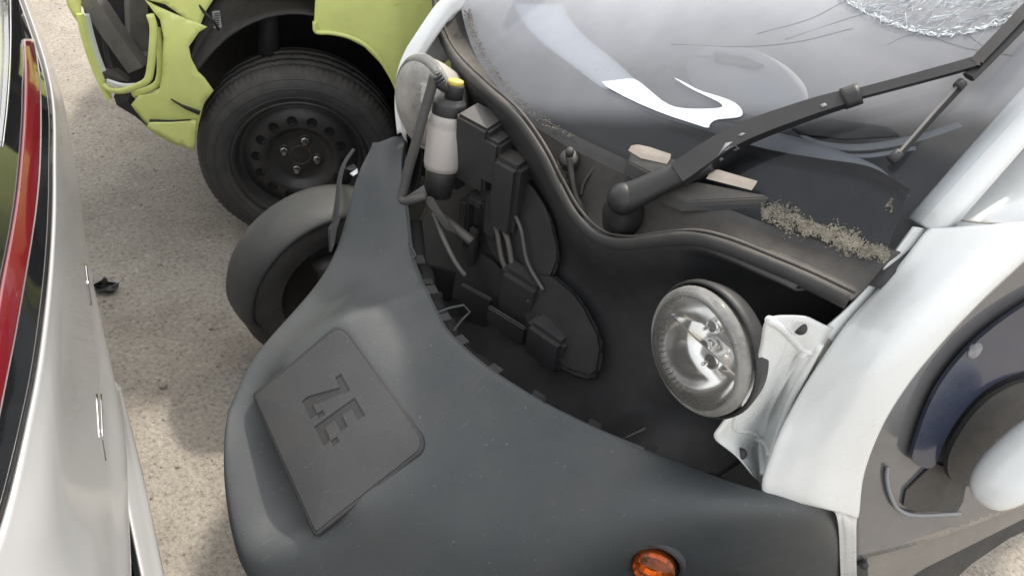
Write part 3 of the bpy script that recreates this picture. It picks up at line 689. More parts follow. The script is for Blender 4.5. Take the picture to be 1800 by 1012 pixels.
# second pressed line under the weatherstrip
# bowl round each headlight
HL = Vector((0, .405, .872)); HN = None
rr_ = (HL - CAM).normalized()
sx_, sy_ = MR.col[0], MR.col[1]
side = (-.95 * sx_ + .31 * sy_).normalized(); side = (side - rr_ * side.dot(rr_)).normalized()
HN = (-rr_ * math.cos(math.radians(50)) + side * math.sin(math.radians(50))).normalized()
HL = D(1221, 620, 1.255)
def headlight(c, n_, parent, lens='lens'):
    h = bpy.data.objects.new('headlight', None); C.objects.link(h); h.parent = parent; h.matrix_parent_inverse = Matrix.Translation(-base_of(parent))
    lathe('lens', c, n_, [(0, .030), (.03, .0285), (.06, .022), (.078, .014), (.086, .006)], M[lens], h, seg=56)
    lathe('lens_rim', c, n_, [(.086, .006), (.0935, .003), (.098, -.003), (.099, -.012), (.097, -.014), (.092, -.012), (.088, -.004), (.0855, .003)], M['lensrim'], h, seg=56, close=True)
    lathe('reflector', c, n_, [(.088, -.004), (.084, -.016), (.070, -.040), (.050, -.058), (.022, -.068), (0, -.07)], M['reflector'], h, seg=56)
    lathe('housing', c, n_, [(.0955, -.013), (.093, -.020), (.080, -.045), (.058, -.076), (.0, -.085)], M['lampback'], h, seg=40)
    ax, u, v = frame_of(n_)
    for (a, b, r) in ((.022, .020, .013), (-.030, -.002, .016)):
        p = c + u * a + v * b
        lathe('bulb_socket', p, n_, [(0, -.046), (r * .62, -.046), (r * .7, -.048), (r * .7, -.066), (0, -.066)], M['void'], h, seg=24)
        lathe('bulb_ring', p, n_, [(r * .70, -.043), (r * .86, -.043), (r * .95, -.050), (r * .95, -.066), (r * .7, -.066)], M['reflector'], h, seg=24)
        lathe('bulb', p, n_, [(0, -.024), (r * .18, -.026), (r * .24, -.032), (r * .24, -.046), (0, -.046)], M['reflector'], h, seg=14)
    prism('reflector_step', [c + u * .006 - v * .080 - n_ * .020, c + u * .000 + v * .080 - n_ * .020, c - u * .004 + v * .05 - n_ * .058, c + u * .002 - v * .05 - n_ * .058], u * .003, M['reflector'], h)
    fb_ = bmesh.new()
    for q in range(60):           # fine flutes round the lens edge
        a = 2 * math.pi * q / 60; e = u * math.cos(a) + v * math.sin(a); t_ = -u * math.sin(a) + v * math.cos(a)
        fb_.faces.new([fb_.verts.new(p) for p in (c + e * .0865 + n_ * .001 - t_ * .0005, c + e * .0865 + n_ * .001 + t_ * .0005, c + e * .081 - n_ * .014 + t_ * .0005, c + e * .081 - n_ * .014 - t_ * .0005)])
    solid(bmo('lens_flutes', fb_, M['lampback'], h), .001)
    return h
headlight(HL, HN, car)
lathe('lamp_surround', HL, HN, [(.1005, -.018), (.103, -.015), (.106, -.018), (.106, -.026), (.096, -.05)], M['black'], bulk, seg=48)
HR = Vector((HL.x, -HL.y, HL.z)); HNR = Vector((HN.x, -HN.y, HN.z))
HR2 = D(742, 183, 1.73)
headlight(HR2, HNR, car, 'lensdusty')
tube('rusty_spring', [D(1300,560,1.27), D(1312,590,1.265), D(1322,602,1.26), D(1335,606,1.25)], .004, M['rust'], bulk)

# ---- boxes, ribs and wires inside the nose
M['box'] = mat('moulded_black_box', (.032, .033, .035), .42, var=.2, bump=.15, bscale=500, dust=.25)
BKB = bvh_of(bulk_grid)
def bk(px, py, off):
    d = ray(px, py).normalized(); h = BKB.ray_cast(CAM, d)
    p = h[0] if h[0] is not None else BKB.find_nearest(D(px, py, 1.65))[0]
    return p - d * off
def inbox(name, px, py, off, dims, m_='box', rz=.3, ry=.15, bev=.006):
    p = bk(px, py, off); R_ = Matrix.Rotation(rz, 3, 'Z') @ Matrix.Rotation(ry, 3, 'Y')
    return box(name, p - R_ @ Vector((0, 0, dims[2] / 2)), dims, M[m_], bulk, R_, bev)
def inplate(name, poly, off, depth, m_='black', bev=.004):
    for _ in range(1):
        poly = [q for a, b in zip(poly, poly[1:] + poly[:1]) for q in ((a[0] * .82 + b[0] * .18, a[1] * .82 + b[1] * .18), (a[0] * .18 + b[0] * .82, a[1] * .18 + b[1] * .82))]
    return prism(name, [bk(a, b, off) for a, b in poly], (-.6 * depth, -.3 * depth, -.7 * depth), M[m_], bulk, bev)
inbox('fuse_box', 848, 203, .085, (.065, .080, .15))
inbox('fuse_box', 872, 236, .075, (.05, .055, .10))
inbox('fuse_box_lid', 838, 196, .10, (.03, .045, .03))
inbox('relay_cover', 903, 276, .060, (.055, .065, .17), bev=.010)
inbox('relay_cover', 880, 330, .058, (.05, .05, .12), bev=.012)
inbox('clip_bracket', 822, 348, .075, (.03, .026, .13))
inbox('clip_bracket', 846, 340, .07, (.045, .045, .025))
inbox('clip_bracket', 862, 318, .07, (.03, .03, .05))
inbox('bottle_bracket', 806, 262, .13, (.03, .03, .05), 'black'); inbox('bottle_bracket', 804, 300, .125, (.03, .03, .04), 'black')
inbox('connector', 800, 250, .135, (.022, .018, .018), 'black'); inbox('connector', 802, 318, .12, (.02, .02, .02), 'black')
inplate('moulded_cover', [(842,345),(850,315),(875,298),(930,315),(968,375),(985,450),(965,500),(905,490),(858,440)], .030, .03, 'box', .008)
inplate('moulded_rib', [(840,440),(862,452),(905,500),(915,548),(898,552),(850,500)], .035, .03, 'black', .005)
inbox('rib_plate', 834, 402, .05, (.012, .022, .15), 'box', bev=.003)
inbox('rib_plate', 838, 512, .075, (.010, .075, .09), 'box', rz=.42, bev=.002)
inbox('rib_plate', 892, 556, .06, (.010, .095, .05), 'box', rz=.34, bev=.003)
inbox('rib_plate', 778, 470, .10, (.008, .06, .10), 'black', rz=.9, bev=.002)
inplate('stepped_housing', [(905,505),(960,470),(1020,520),(1062,600),(1050,670),(985,650),(925,580)], .040, .05, 'black', .010)
inbox('stepped_housing', 925, 480, .05, (.05, .10, .12), 'black', rz=.3, bev=.012)
inbox('stepped_housing', 970, 575, .055, (.05, .09, .09), 'black', rz=.25, bev=.010)
for a, b, m_ in ((872, 420, .006), (892, 440, .006), (915, 420, .004)):
    tube('wire_loom', [bk(a - 20, b - 60, .05), bk(a, b - 20, .06), bk(a + 12, b + 40, .055), bk(a + 40, b + 90, .05)], m_, M['hose'], bulk, n=6)
tube('wire_loom', [Y(755,352,-.30), Y(775,380,-.26), Y(800,400,-.22), Y(830,425,-.18)], .010, M['hose'], bulk, n=6)
tube('wire_loom', [Y(762,375,-.27), Y(780,420,-.20), Y(800,460,-.15), Y(818,485,-.12)], .005, M['hose'], bulk, n=6)
# moulded tabs along the bumper's rim
rimA = crs([r[0] for r in bump_rows[2:18]], 5)
loft('inner_ledge', [[p + Vector((-.006, 0, -.008)), p + Vector((-.012 - .000 * (k % 9 > 5), 0, -.030)), p + Vector((-.040 - .008 * (k % 9 > 5), 0, -.034)), p + Vector((-.045 - .008 * (k % 9 > 5), 0, -.07))] for k, p in enumerate(rimA)], M['black'], bumper, nu=1, nv=2, thick=.002)
def tab(pts, y_, m_='bumper', d=(-.004, 0, -.01)):
    prism('rim_tab', [Y(a, b, c_) for a, b, c_ in pts], d, M[m_], bumper, bev=0)
tube('rim_tab', [Y(770,549,-.07), Y(790,541,-.068), Y(815,536,-.06), Y(826,548,-.045), Y(812,562,-.045), Y(797,582,-.03)], .0022, M['bumper'], bumper, n=1, seg=6)
tube('rim_tab', [Y(717,428,-.245), Y(721,428,-.243), Y(731,449,-.21), Y(723,455,-.21)], .0022, M['bumper'], bumper, n=1, seg=6)
tube('rim_edge', [p + Vector((-.004, 0, .0)) for p in [r[0] for r in bump_rows[1:14]]], .0026, M['bumper'], bumper, n=6, seg=6)
tube('rim_tab', [Y(893,678,.14), Y(948,716,.195), Y(960,700,.20)], .0018, M['black'], bumper, n=1, seg=6)
tube('rim_tab', [Y(948,716,.195), Y(1085,776,.31), Y(1135,752,.34)], .0018, M['bumper'], bumper, n=1, seg=6)

for k in (6, 13, 19, 25, 31, 37, 43, 49, 55, 61):
    if k + 1 < len(rimA):
        p = rimA[k]; t_ = (rimA[k + 1] - rimA[k - 1]).normalized(); R_ = Matrix((t_, Vector((0, 0, 1)).cross(t_).normalized(), Vector((0, 0, 1)))).transposed()
        box('rim_clip', p + Vector((-.017, 0, -.006)), (.024, .022, .005), M['black'], bumper, R_, bev=.001)
# ---- washer bottle
wb_ = bpy.data.objects.new('washer_bottle', None); C.objects.link(wb_); wb_.parent = car; wb_.matrix_parent_inverse = Matrix.Translation(-base_of(car))
bt = D(788, 200, 1.64)             # shoulder of the bottle
bax = (D(793, 148, 1.618) - D(774, 296, 1.70)).normalized()
lathe('bottle_body', bt, bax, [(0, .012), (.026, .012), (.030, .006), (.0345, -.004), (.036, -.014), (.0335, -.020), (.036, -.026), (.0365, -.10), (.034, -.112), (.0, -.116)], M['bottle'], wb_, seg=36)
lathe('bottle_foot', bt, bax, [(0, -.114), (.030, -.114), (.031, -.12), (.027, -.17), (0, -.17)], M['black'], wb_, seg=24)
lathe('bottle_cap', bt, bax, [(0, .032), (.022, .032), (.025, .030), (.0265, .026), (.031, .024), (.0325, .020), (.0325, .0), (.031, -.003), (0, -.003)], M['black'], wb_, seg=32)
lathe('cap_neck', bt + bax * .032 + MR.col[0] * .006, bax, [(0, .026), (.017, .026), (.018, .022), (.018, -.002), (0, -.002)], M['black'], wb_, seg=24)
lathe('yellow_cap', bt + bax * .058 + MR.col[0] * .006, bax, [(0, .008), (.010, .009), (.0155, .007), (.016, .0), (0, 0)], M['yellow'], wb_, seg=24)
tube('hose_elbow', [bt + bax * .046, D(775, 150, 1.60), D(766, 138, 1.595), D(762, 130, 1.59)], .0095, M['black'], wb_, n=5)
for q in (.3, .55, .8):
    p = D(778, 153, 1.60).lerp(D(764, 131, 1.588), q)
    lathe('clip_ring', p, (D(764, 131, 1.588) - D(778, 153, 1.6)), [(.0125, .002), (.0125, -.002), (.009, -.002), (.009, .002)], M['black'], wb_, seg=16, close=True)
tube('washer_hose', [D(764,132,1.587), D(757,160,1.60), D(745,200,1.62), D(733,245,1.64), D(720,290,1.665), D(709,335,1.69), D(707,347,1.695), D(712,353,1.69), D(730,349,1.68), D(748,344,1.68)], .0105, M['hose'], wb_, n=5, sy=.9)
prism('hose_clip', [D(712,347,1.68), D(745,325,1.675), D(750,342,1.675), D(748,348,1.675)], (0, .0, -.004), M['hose'], wb_)
prism('hose_tail', [D(745,344,1.68), D(758,345,1.68), D(790,395,1.69), D(800,410,1.70), D(782,402,1.70), D(752,362,1.69)], (-.006, 0, -.004), M['hose'], wb_, bev=.001)

# ---- broken strap hanging by the right arm
tube('torn_strap', [D(622,262,1.80), D(606,286,1.795), D(597,315,1.79), D(594,350,1.785), D(588,390,1.785)], .007, M['black'], bumper, n=6, seg=6, sx=.5, sy=1, taper=(.55, 1.1))
prism('torn_lug', [D(580,402,1.78), D(592,384,1.78), D(600,382,1.78), D(592,400,1.78), D(588,430,1.785), D(582,444,1.785)], (0, -.01, -.006), M['black'], bumper, bev=.001)
prism('broken_edge', [D(606,296,1.795), D(622,288,1.79), D(628,295,1.79), D(618,300,1.79)], (0, -.005, -.004), M['black'], bumper)
prism('white_splinter', [D(616,304,1.792), D(628,296,1.79), D(629,304,1.79), D(622,309,1.79)], (0, -.004, -.004), M['white'], bumper)

# ---- front wheels under cycle fenders
def cycle(sgn, cx, cz, yin):
    wd = .14; yo = yin + .07 * sgn
    wh = bpy.data.objects.new('front_wheel', None); C.objects.link(wh); wh.parent = car; wh.matrix_parent_inverse = Matrix.Translation(-base_of(car))
    c = Vector((cx, yin + .075 * sgn, cz))
    lathe('tyre', c, (0, sgn, 0), [(.145, -.055), (.175, -.064), (.212, -.064), (.229, -.054), (.236, -.03), (.237, 0), (.236, .03), (.229, .054), (.212, .064), (.175, .064), (.145, .055)], M['tyre'], wh, seg=64, fn=lambda s, j, r, h: (r - (.004 if s % 2 and j in (3, 7) else 0), h))
    lathe('rim', c, (0, sgn, 0), [(.158, -.05), (.15, -.045), (.14, -.02), (.06, .02), (0, .02)], M['steel_black'], wh, seg=40)
    rows = []
    for i in range(15):
        a = math.radians(-18 + 150 * i / 14); e = Vector((math.cos(a), 0, math.sin(a)))
        k = 1 if 0 < i < 14 else .93
        def q(r, y_): return Vector((cx, 0, cz)) + e * r * k + Vector((0, yin + y_ * sgn, 0))
        rows.append([q(.222, .006), q(.229, .001), q(.238, .006), q(.247, .03), q(.250, .075), q(.247, .12), q(.236, .145), q(.212, .15)])
    loft('wheel_fender', rows, M['fender'], car, nu=4, nv=4, thick=.003, face=False, flip=(sgn < 0))
    tube('fender_stay', [c + Vector((0, -.07 * sgn, 0)), c + Vector((.03, -.085 * sgn, .06)), c + Vector((.05, -.08 * sgn, .12))], .03, M['black'], wh, n=5)
    box('hub_carrier', c + Vector((-.02, -.09 * sgn, .02)), (.09, .05, .20), M['black'], wh, bev=.015)
cycle(-1, .045, .240, -.600)
cycle(1, .0, .240, .66)

# ---- white front wing (left) with its screw flange; mirrored on the right
IN = [(1632,402,.500),(1590,455,.500),(1540,512,.500),(1492,565,.500),(1446,630,.503),(1400,705,.508),(1362,785,.525),(1345,868,.550)]
OU = [(1870,385,.600),(1800,450,.602),(1720,525,.604),(1650,600,.605),(1590,675,.607),(1545,750,.612),(1515,830,.622),(1506,900,.640)]
rows = []
for a, b in zip(IN, OU):
    pa, pb = Y(*a), Y(*b)
    mids = []
    for k in (.12, .35, .65):
        px, py = a[0] + (b[0] - a[0]) * k, a[1] + (b[1] - a[1]) * k
        yy = a[2] + (b[2] - a[2]) * (1 - (1 - k) ** 1.25)
        mids.append(Y(px, py, yy))
    rows.append([pa + Vector((-.012, -.006, -.016)), pa] + mids + [pb, pb + Vector((-.03, -.004, -.03))])
lowr = [rowY([(1440,884,.60),(1441,885,.602),(1456,888,.610),(1472,893,.622),(1486,902,.632),(1505,915,.642)]),
        rowY([(1470,906,.625),(1471,907,.627),(1479,920,.632),(1487,930,.638),(1496,940,.643),(1505,950,.647)]),
        rowY([(1477,1005,.635),(1478,1006,.637),(1484,1008,.640),(1491,1010,.644),(1498,1012,.647),(1506,1014,.650)]),
        rowY([(1482,1100,.635),(1483,1101,.637),(1489,1102,.640),(1496,1104,.644),(1503,1105,.647),(1511,1106,.650)])]
for r in lowr: r.append(r[-1] + Vector((-.02, -.01, -.01)))
wing_rows = rows + lowr
def mirr(rs): return [[Vector((p.x, -p.y, p.z)) for p in r] for r in rs]
wing = loft('front_wing', wing_rows, M['white'], car, nu=7, nv=6, thick=.004, label='glossy white front wing beside the windshield')
wo = [(800,-40),(783,-8),(763,12),(727,65),(710,93),(698,126),(694,165),(694,195),(698,236)]; wi = [(826,-40),(806,-4),(783,16),(748,66),(731,97),(716,126),(706,165),(704,195),(708,236)]
wr = []
for k, (a, b) in enumerate(zip(wo, wi)):
    dd = 1.80 + .004 * k; p, q = D(*a, dd), D(*b, dd - .012)
    wr.append([q + Vector((-.012, .004, -.020)), q, p.lerp(q, .5) + Vector((.002, 0, .004)), p, p + Vector((-.03, -.03, -.015)), p + Vector((-.06, -.06, -.07)), p + Vector((-.08, -.07, -.18))])
wingR = loft('front_wing', wr, M['white'], car, nu=5, nv=4, thick=.003, face=False, label='pale edge of the far front wing behind the dusty headlight')
loft('door_gap_trim', [[Y(*b) + Vector((-.004, -.002, -.004)), (Y(*b) + PL(b[0] - 6, b[1], Y(1560, 850, .600), Vector((.28, .93, .24)).normalized())) / 2, PL(b[0] - 8, b[1], Y(1560, 850, .600), Vector((.28, .93, .24)).normalized())] for b in OU], M['dark'], car, nu=4, nv=3, thick=.002)
# screw flange
fl = [[(1352,561,.478),(1372,556,.480),(1400,556,.482),(1425,560,.488),(1452,572,.494)],
      [(1343,578,.474),(1365,582,.478),(1392,602,.478),(1412,612,.482),(1440,606,.492)],
      [(1337,615,.468),(1362,625,.471),(1390,630,.472),(1400,640,.476),(1430,640,.492)],
      [(1322,668,.462),(1345,680,.464),(1364,690,.462),(1378,692,.470),(1404,694,.492)],
      [(1296,712,.456),(1320,722,.460),(1342,735,.456),(1358,738,.468),(1386,735,.496)],
      [(1268,748,.452),(1300,754,.458),(1326,766,.456),(1344,770,.470),(1369,774,.504)],
      [(1258,772,.452),(1288,776,.458),(1320,790,.460),(1338,800,.476),(1357,815,.518)],
      [(1296,800,.468),(1308,806,.472),(1326,816,.480),(1338,826,.492),(1348,842,.530)],
      [(1326,835,.490),(1330,840,.494),(1336,846,.502),(1340,855,.512),(1346,864,.538)]]
flr = [[Y(p[0], p[1], p[2] + .020 * (1 - k / 4)) for k, p in enumerate(r)] for r in fl]
flr = [r + [Y(p[-1][0] + 22, p[-1][1] + 6, p[-1][2] - .004)] for r, p in zip(flr, fl)]
fold = [0, .002, .004, .002, -.006, -.010, .000, .005, .005, -.003, -.006]
flr2 = []
for k, r in enumerate(flr):
    d_ = crs(r, 3); o_ = []
    for q in range(11):
        p = samp(d_, q / 10); amp = 1 if 0 < k < 8 else .25
        amp *= 1.3 if k in (3, 4, 6) else .9
        o_.append(p + (CAM - p).normalized() * fold[q] * amp * 1.8)
    flr2.append(o_)
loft('screw_flange', flr2, M['white'], wing, nu=6, nv=2, thick=.003)
FLB = bvh_of(grid_pts(flr2, 6, 2))
def onf(px, py, lift=.0):
    h = FLB.ray_cast(CAM, ray(px, py).normalized()); p = h[0] if h[0] is not None else FLB.find_nearest(Y(px, py, .5))[0]
    return p + (CAM - p).normalized() * lift
for pts, rr in (([(1352,562),(1375,578),(1402,606),(1424,620)], .006), ([(1414,618),(1388,650),(1362,694),(1346,735),(1338,780),(1342,835)], .006), ([(1440,604),(1416,650),(1390,705),(1366,770),(1352,830),(1347,862)], .007),
                ([(1262,752),(1290,752),(1318,758),(1334,768)], .004), ([(1330,770),(1346,782),(1352,800)], .005)):
    tube('flange_rib', [onf(a, b, -.002) for a, b in pts], rr, M['white'], wing, n=5, seg=12)
for px, py, yy in ((1407, 577, .497), (1303, 797, .490)):
    p = onf(px, py, .001); n_ = (CAM - p).normalized()
    lathe('screw_plug', p, n_, [(0, .007), (.008, .006), (.0095, .003), (.0095, -.004), (0, -.004)], M['black'], wing, seg=20)
loft('inner_edge_flange', [[Y(*a), Y((a[0] + b[0]) / 2, (a[1] + b[1]) / 2, .492), Y(b[0] + 8, b[1] + 4, .497)] for a, b in zip([(1607,400,.492),(1578,438,.490),(1553,474,.489),(1520,510,.488),(1482,548,.487),(1450,578,.487)], IN[:1] + [(1611,428,.5),(1585,460,.5),(1545,506,.5),(1500,556,.5),(1462,606,.5)])], M['white'], wing, nu=4, nv=3, thick=.003)
# pillar base above the wing
def prow(l, dy): return [Y(px, py, yy + dy) for (px, py), yy in zip(l, (.497, .530, .560, .588, .610))]
pr = [prow([(1650,397),(1700,402),(1765,405),(1835,403),(1900,398)], 0), prow([(1666,386),(1716,392),(1780,394),(1850,392),(1915,386)], -.005),
      prow([(1700,352),(1755,354),(1815,354),(1880,350),(1945,344)], -.012), prow([(1755,300),(1812,300),(1872,299),(1935,296),(2000,290)], -.022), prow([(1850,205),(1905,205),(1965,204),(2030,202),(2090,196)], -.040)]
pillar = loft('windshield_pillar', pr, M['white'], car, nu=5, nv=5, thick=.004)
# seam groove on the pillar
PB = bvh_of(grid_pts(pr, 5, 5))
def onp(px, py):
    h = PB.ray_cast(CAM, ray(px, py).normalized()); p = h[0] if h[0] is not None else PB.find_nearest(D(px, py, 1.2))[0]
    return p + (CAM - p).normalized() * .0008
tube('pillar_seam', [onp(1676,385), onp(1716,391), onp(1780,394), onp(1840,392)], .0016, M['lampback'], pillar, n=5)
# ---- left door: grey panel, navy recess, sill, mirror
dp0 = Y(1560, 850, .600); dn = Vector((.28, .93, .24)).normalized()
def dpl(px, py): return PL(px, py, dp0, dn)
doorp = sheet('door_panel', [(1503,985),(1500,900),(1505,830),(1540,745),(1585,670),(1645,595),(1715,520),(1800,440),(1880,370),(1960,420),(1960,800),(1830,880),(1700,930),(1600,962)], M['greygloss'], car, dpl, cuts=5, thick=.006, bulge=lambda a, b: -.004 * math.sin((a - 1500) / 150), normal=dn, label='glossy grey left door panel')
sheet('door_recess', [(1800,520),(1720,575),(1660,635),(1620,700),(1592,785),(1592,800),(1605,812),(1628,814),(1636,800),(1650,760),(1690,700),(1740,660),(1800,640),(1880,620),(1880,480)], M['navy'], doorp, lambda a, b: dpl(a, b) + dn * .017, cuts=4, thick=.008, round_=2, smooth=False)
sheet('mirror_arm', [(1640,800),(1652,762),(1692,702),(1742,665),(1800,648),(1900,640),(1900,800),(1760,830),(1690,840),(1650,830)], M['black'], doorp, lambda a, b: dpl(a, b) + dn * .032, cuts=4, thick=.010, round_=2, smooth=False)
tube('recess_lip', [dpl(1557,818) + dn * .004, dpl(1556,840) + dn * .004, dpl(1563,870) + dn * .005, dpl(1578,893) + dn * .005, dpl(1610,902) + dn * .005, dpl(1685,899) + dn * .005], .004, M['dashlight'], doorp, n=6)
sheet('recess_floor', [(1590,860),(1640,812),(1700,830),(1690,880),(1680,897),(1605,896),(1585,886)], M['blackd'], doorp, lambda a, b: dpl(a, b) + dn * .004, cuts=3, thick=.003, smooth=False)
lathe('dried_spot', dpl(1700, 608) + dn * .0185, dn, [(0, .0006), (.012, .0006), (.0155, .0002), (.016, -.004)], M['smear'], doorp, seg=24)
mr_c = D(1797, 812, (dpl(1797, 812) - CAM).length / ray(1797, 812).length * .88)
bm = bmesh.new(); bmesh.ops.create_uvsphere(bm, u_segments=48, v_segments=28, radius=1)
mu_ = (MR.col[0] * .74 - MR.col[1] * .67); rv = (mr_c - CAM).normalized(); mu_ = (mu_ - rv * mu_.dot(rv)).normalized(); mv_ = rv.cross(mu_)
for v in bm.verts:
    c_ = v.co.copy(); sq = lambda t: math.copysign(abs(t) ** .82, t)
    v.co = mr_c + mu_ * sq(c_.x) * .104 + mv_ * sq(c_.y) * .054 + rv * sq(c_.z) * .045
mirr_o = bmo('door_mirror', bm, M['white'], car, smooth=True, label='white oval door mirror housing')
sill = sheet('door_sill', [(1505,980),(1600,964),(1700,934),(1800,897),(1860,870),(1860,900),(1640,1010),(1560,1060),(1510,1060)], M['sill'], car, lambda a, b: dpl(a, b) + dn * -.022, cuts=4, thick=.01, smooth=False)
sheet('side_skirt', [(1560,1062),(1636,1012),(1800,905),(1880,860),(1880,930),(1800,967),(1734,1012),(1680,1062)], M['blackd'], car, lambda a, b: dpl(a, b) + dn * -.04, cuts=4, thick=.02, smooth=False)
lathe('sill_bolt', dpl(1518, 992) + dn * .001, dn, [(0, .006), (.007, .006), (.009, 0), (.009, -.01)], M['black'], sill, seg=16)
sheet('sill_end', [(1503,978),(1532,972),(1536,1060),(1506,1060)], M['black'], car, lambda a, b: dpl(a, b) + dn * -.014, cuts=2, thick=.004)
# cabin behind: roof, rear shell so the car is whole from the side
roofrow = [[Vector((-.62, y_ * .80, 1.40)), Vector((-.9, y_ * .82, 1.47)), Vector((-1.3, y_ * .8, 1.44)), Vector((-1.6, y_ * .75, 1.25)), Vector((-1.75, y_ * .7, .8)), Vector((-1.7, y_ * .7, .35))] for y_ in (-.6, -.4, 0, .4, .6)]
loft('roof_shell', roofrow, M['white'], car, nu=4, nv=5, thick=.01, face=False)
box('seat', (-1.05, 0, .62), (.42, .42, .12), M['dash'], car, bev=.03)
box('seat_back', (-1.3, 0, .95), (.12, .40, .60), M['dash'], car, bev=.03)
box('floor_pan', (-.85, 0, .28), (1.5, 1.0, .10), M['black'], car, bev=.02)
for s_ in (-1, 1):
    cw = Vector((-1.6, .5 * s_, .27))
    rw = bpy.data.objects.new('rear_wheel', None); C.objects.link(rw); rw.parent = car; rw.matrix_parent_inverse = Matrix.Translation(-base_of(car))
    lathe('tyre', cw, (0, 1, 0), [(.16, -.06), (.23, -.07), (.265, -.05), (.27, 0), (.265, .05), (.23, .07), (.16, .06)], M['tyre'], rw, seg=48)
    lathe('rim', cw, (0, s_, 0), [(.165, -.05), (.15, .02), (.05, .04), (0, .04)], M['steel_black'], rw, seg=36)
prism('door_lining', [Vector((-.30, -.50, .35)), Vector((-.30, -.50, .98)), Vector((-.70, -.49, 1.36)), Vector((-1.45, -.49, 1.38)), Vector((-1.6, -.50, .40))], (0, -.02, 0), M['dash'], car, bev=.004)
box('rear_lining', (-1.48, 0, .85), (.04, .96, 1.0), M['dash'], car, bev=.01)
# right pillar and left pillar up to the roof
for s_ in (-1, 1):
    tube('roof_pillar', [Vector((-.30, .49 * s_, 1.08)), Vector((-.46, .48 * s_, 1.26)), Vector((-.64, .47 * s_, 1.39))], .03, M['white'], car, n=4, sx=.7)

# ================================================================== LIME CAR
LN = Vector((.425, .905, 0)).normalized(); LX = Vector((LN.y, -LN.x, 0))      # outward normal, along the body towards its broken end
W0 = Z(528, 288, .30)
lime = root('lime_car', (W0.x, W0.y, 0), 'lime green car with torn corner panel and bare black steel wheel', 'car')
def lp(px, py, c_=0.0): return PL(px, py, W0 + LN * c_, LN)
TC = W0 - LN * .0
wheel = bpy.data.objects.new('wheel', None); C.objects.link(wheel); wheel.parent = lime; wheel.matrix_parent_inverse = Matrix.Translation(-base_of(lime))
tp = [(.194, -.012), (.204, -.004), (.220, .004), (.238, .006), (.258, .002), (.272, -.006), (.279, -.012), (.2845, -.016), (.291, -.026), (.294, -.040), (.2945, -.046), (.286, -.047), (.286, -.053), (.296, -.054), (.298, -.075), (.290, -.076), (.290, -.086), (.2985, -.087), (.2985, -.110), (.290, -.111), (.290, -.121), (.298, -.122), (.296, -.145), (.286, -.146), (.286, -.152), (.294, -.153), (.288, -.175), (.26, -.19), (.2, -.18), (.178, -.17)]
def tread(s, j, r, h):
    if j in (7, 8, 9, 10) and s % 3 == 0: return r - .0035, h
    if 14 <= j <= 20 and s % 9 == (j // 3) % 9: return r - .003, h
    return r, h
lathe('tyre', TC, LN, tp, M['tyre'], wheel, seg=288, fn=tread)
for rr2, hh in ((.268, -.0035), (.216, .0035), (.244, .007)):
    tor = [TC + LN * hh + (LX * math.cos(a) + Vector((0, 0, 1)) * math.sin(a)) * rr2 for a in [2 * math.pi * i / 96 for i in range(97)]]
    tube('sidewall_rib', tor, .0014, M['tyre'], wheel, n=1, seg=6)
rim = lathe('rim', TC, LN, [(.196, -.014), (.201, -.006), (.198, -.001), (.190, -.003), (.183, -.016), (.179, -.044), (.172, -.050), (.163, -.042), (.140, -.028), (.112, -.024), (.100, -.028), (.090, -.046), (.080, -.052), (.060, -.054), (.040, -.052), (.033, -.050), (.0, -.050)], M['steel_black'], wheel, seg=96)
for i in range(14):
    a = 2 * math.pi * i / 14; e = LX * math.cos(a) + Vector((0, 0, 1)) * math.sin(a)
    lathe('vent_hole', TC + e * .127 - LN * .0265, LN + e * .12, [(0, .0005), (.0125, .0005), (.0140, .0020), (.0155, .0005), (.0155, -.006)], M['void'], rim, seg=16)
for k in range(4):
    a = math.radians(12 + 90 * k); e = LX * math.cos(a) + Vector((0, 0, 1)) * math.sin(a)
    lathe('wheel_bolt', TC + e * .05 - LN * .052, LN, [(0, .020), (.0065, .020), (.0085, .017), (.0085, .004), (.012, .002), (.0125, 0)], M['bolt'], rim, seg=6, smooth=False)
    lathe('bolt_seat', TC + e * .05 - LN * .0525, LN, [(.013, .001), (.018, .003), (.020, 0)], M['steel_black'], rim, seg=20)
lathe('hub_bore', TC - LN * .05, LN, [(0, -.004), (.026, -.004), (.029, .004), (.033, .004), (.035, 0)], M['rust'], rim, seg=28)
# body panels
def lb(c0, k=0): return lambda a, b: lp(a, b, c0)
lowp = sheet('rear_quarter_panel', [(255,0),(366,42),(352,50),(334,75),(338,95),(350,118),(362,130),(377,152),(360,175),(350,215),(342,264),(300,250),(258,224),(230,185),(245,165),(268,160),(283,148),(288,120),(290,60),(283,30)], M['lime'], lime, lb(-.02), cuts=4, thick=.004,
      bulge=lambda a, b: .03 * math.sin(max(0, min(1, (b + 40) / 300)) * 3.14) - .05 * max(0, (300 - a) / 100) ** 2, normal=LN, label='torn lime green side panel')
sheet('upper_wing', [(250,-30),(250,-2),(290,8),(350,50),(362,20),(378,-5),(378,-30)], M['lime'], lime, lb(.0), cuts=4, thick=.004)
sheet('sill_panel', [(258,224),(262,216),(300,216),(345,213),(343,235),(341,266),(300,249)], M['lime'], lime, lb(.012), cuts=3, thick=.012, label='cracked lime green lower sill')
prism('crack_gap', [lp(262,213,.008), lp(300,214,.008), lp(346,212,.008), lp(310,220,.008), lp(264,222,.008)], -LN * .01, M['dark'], lime)
prism('crack_gap', [lp(300,176,.020), lp(318,186,.022), lp(352,198,.02), lp(350,203,.02), lp(325,192,.022)], -LN * .01, M['dark'], lime)
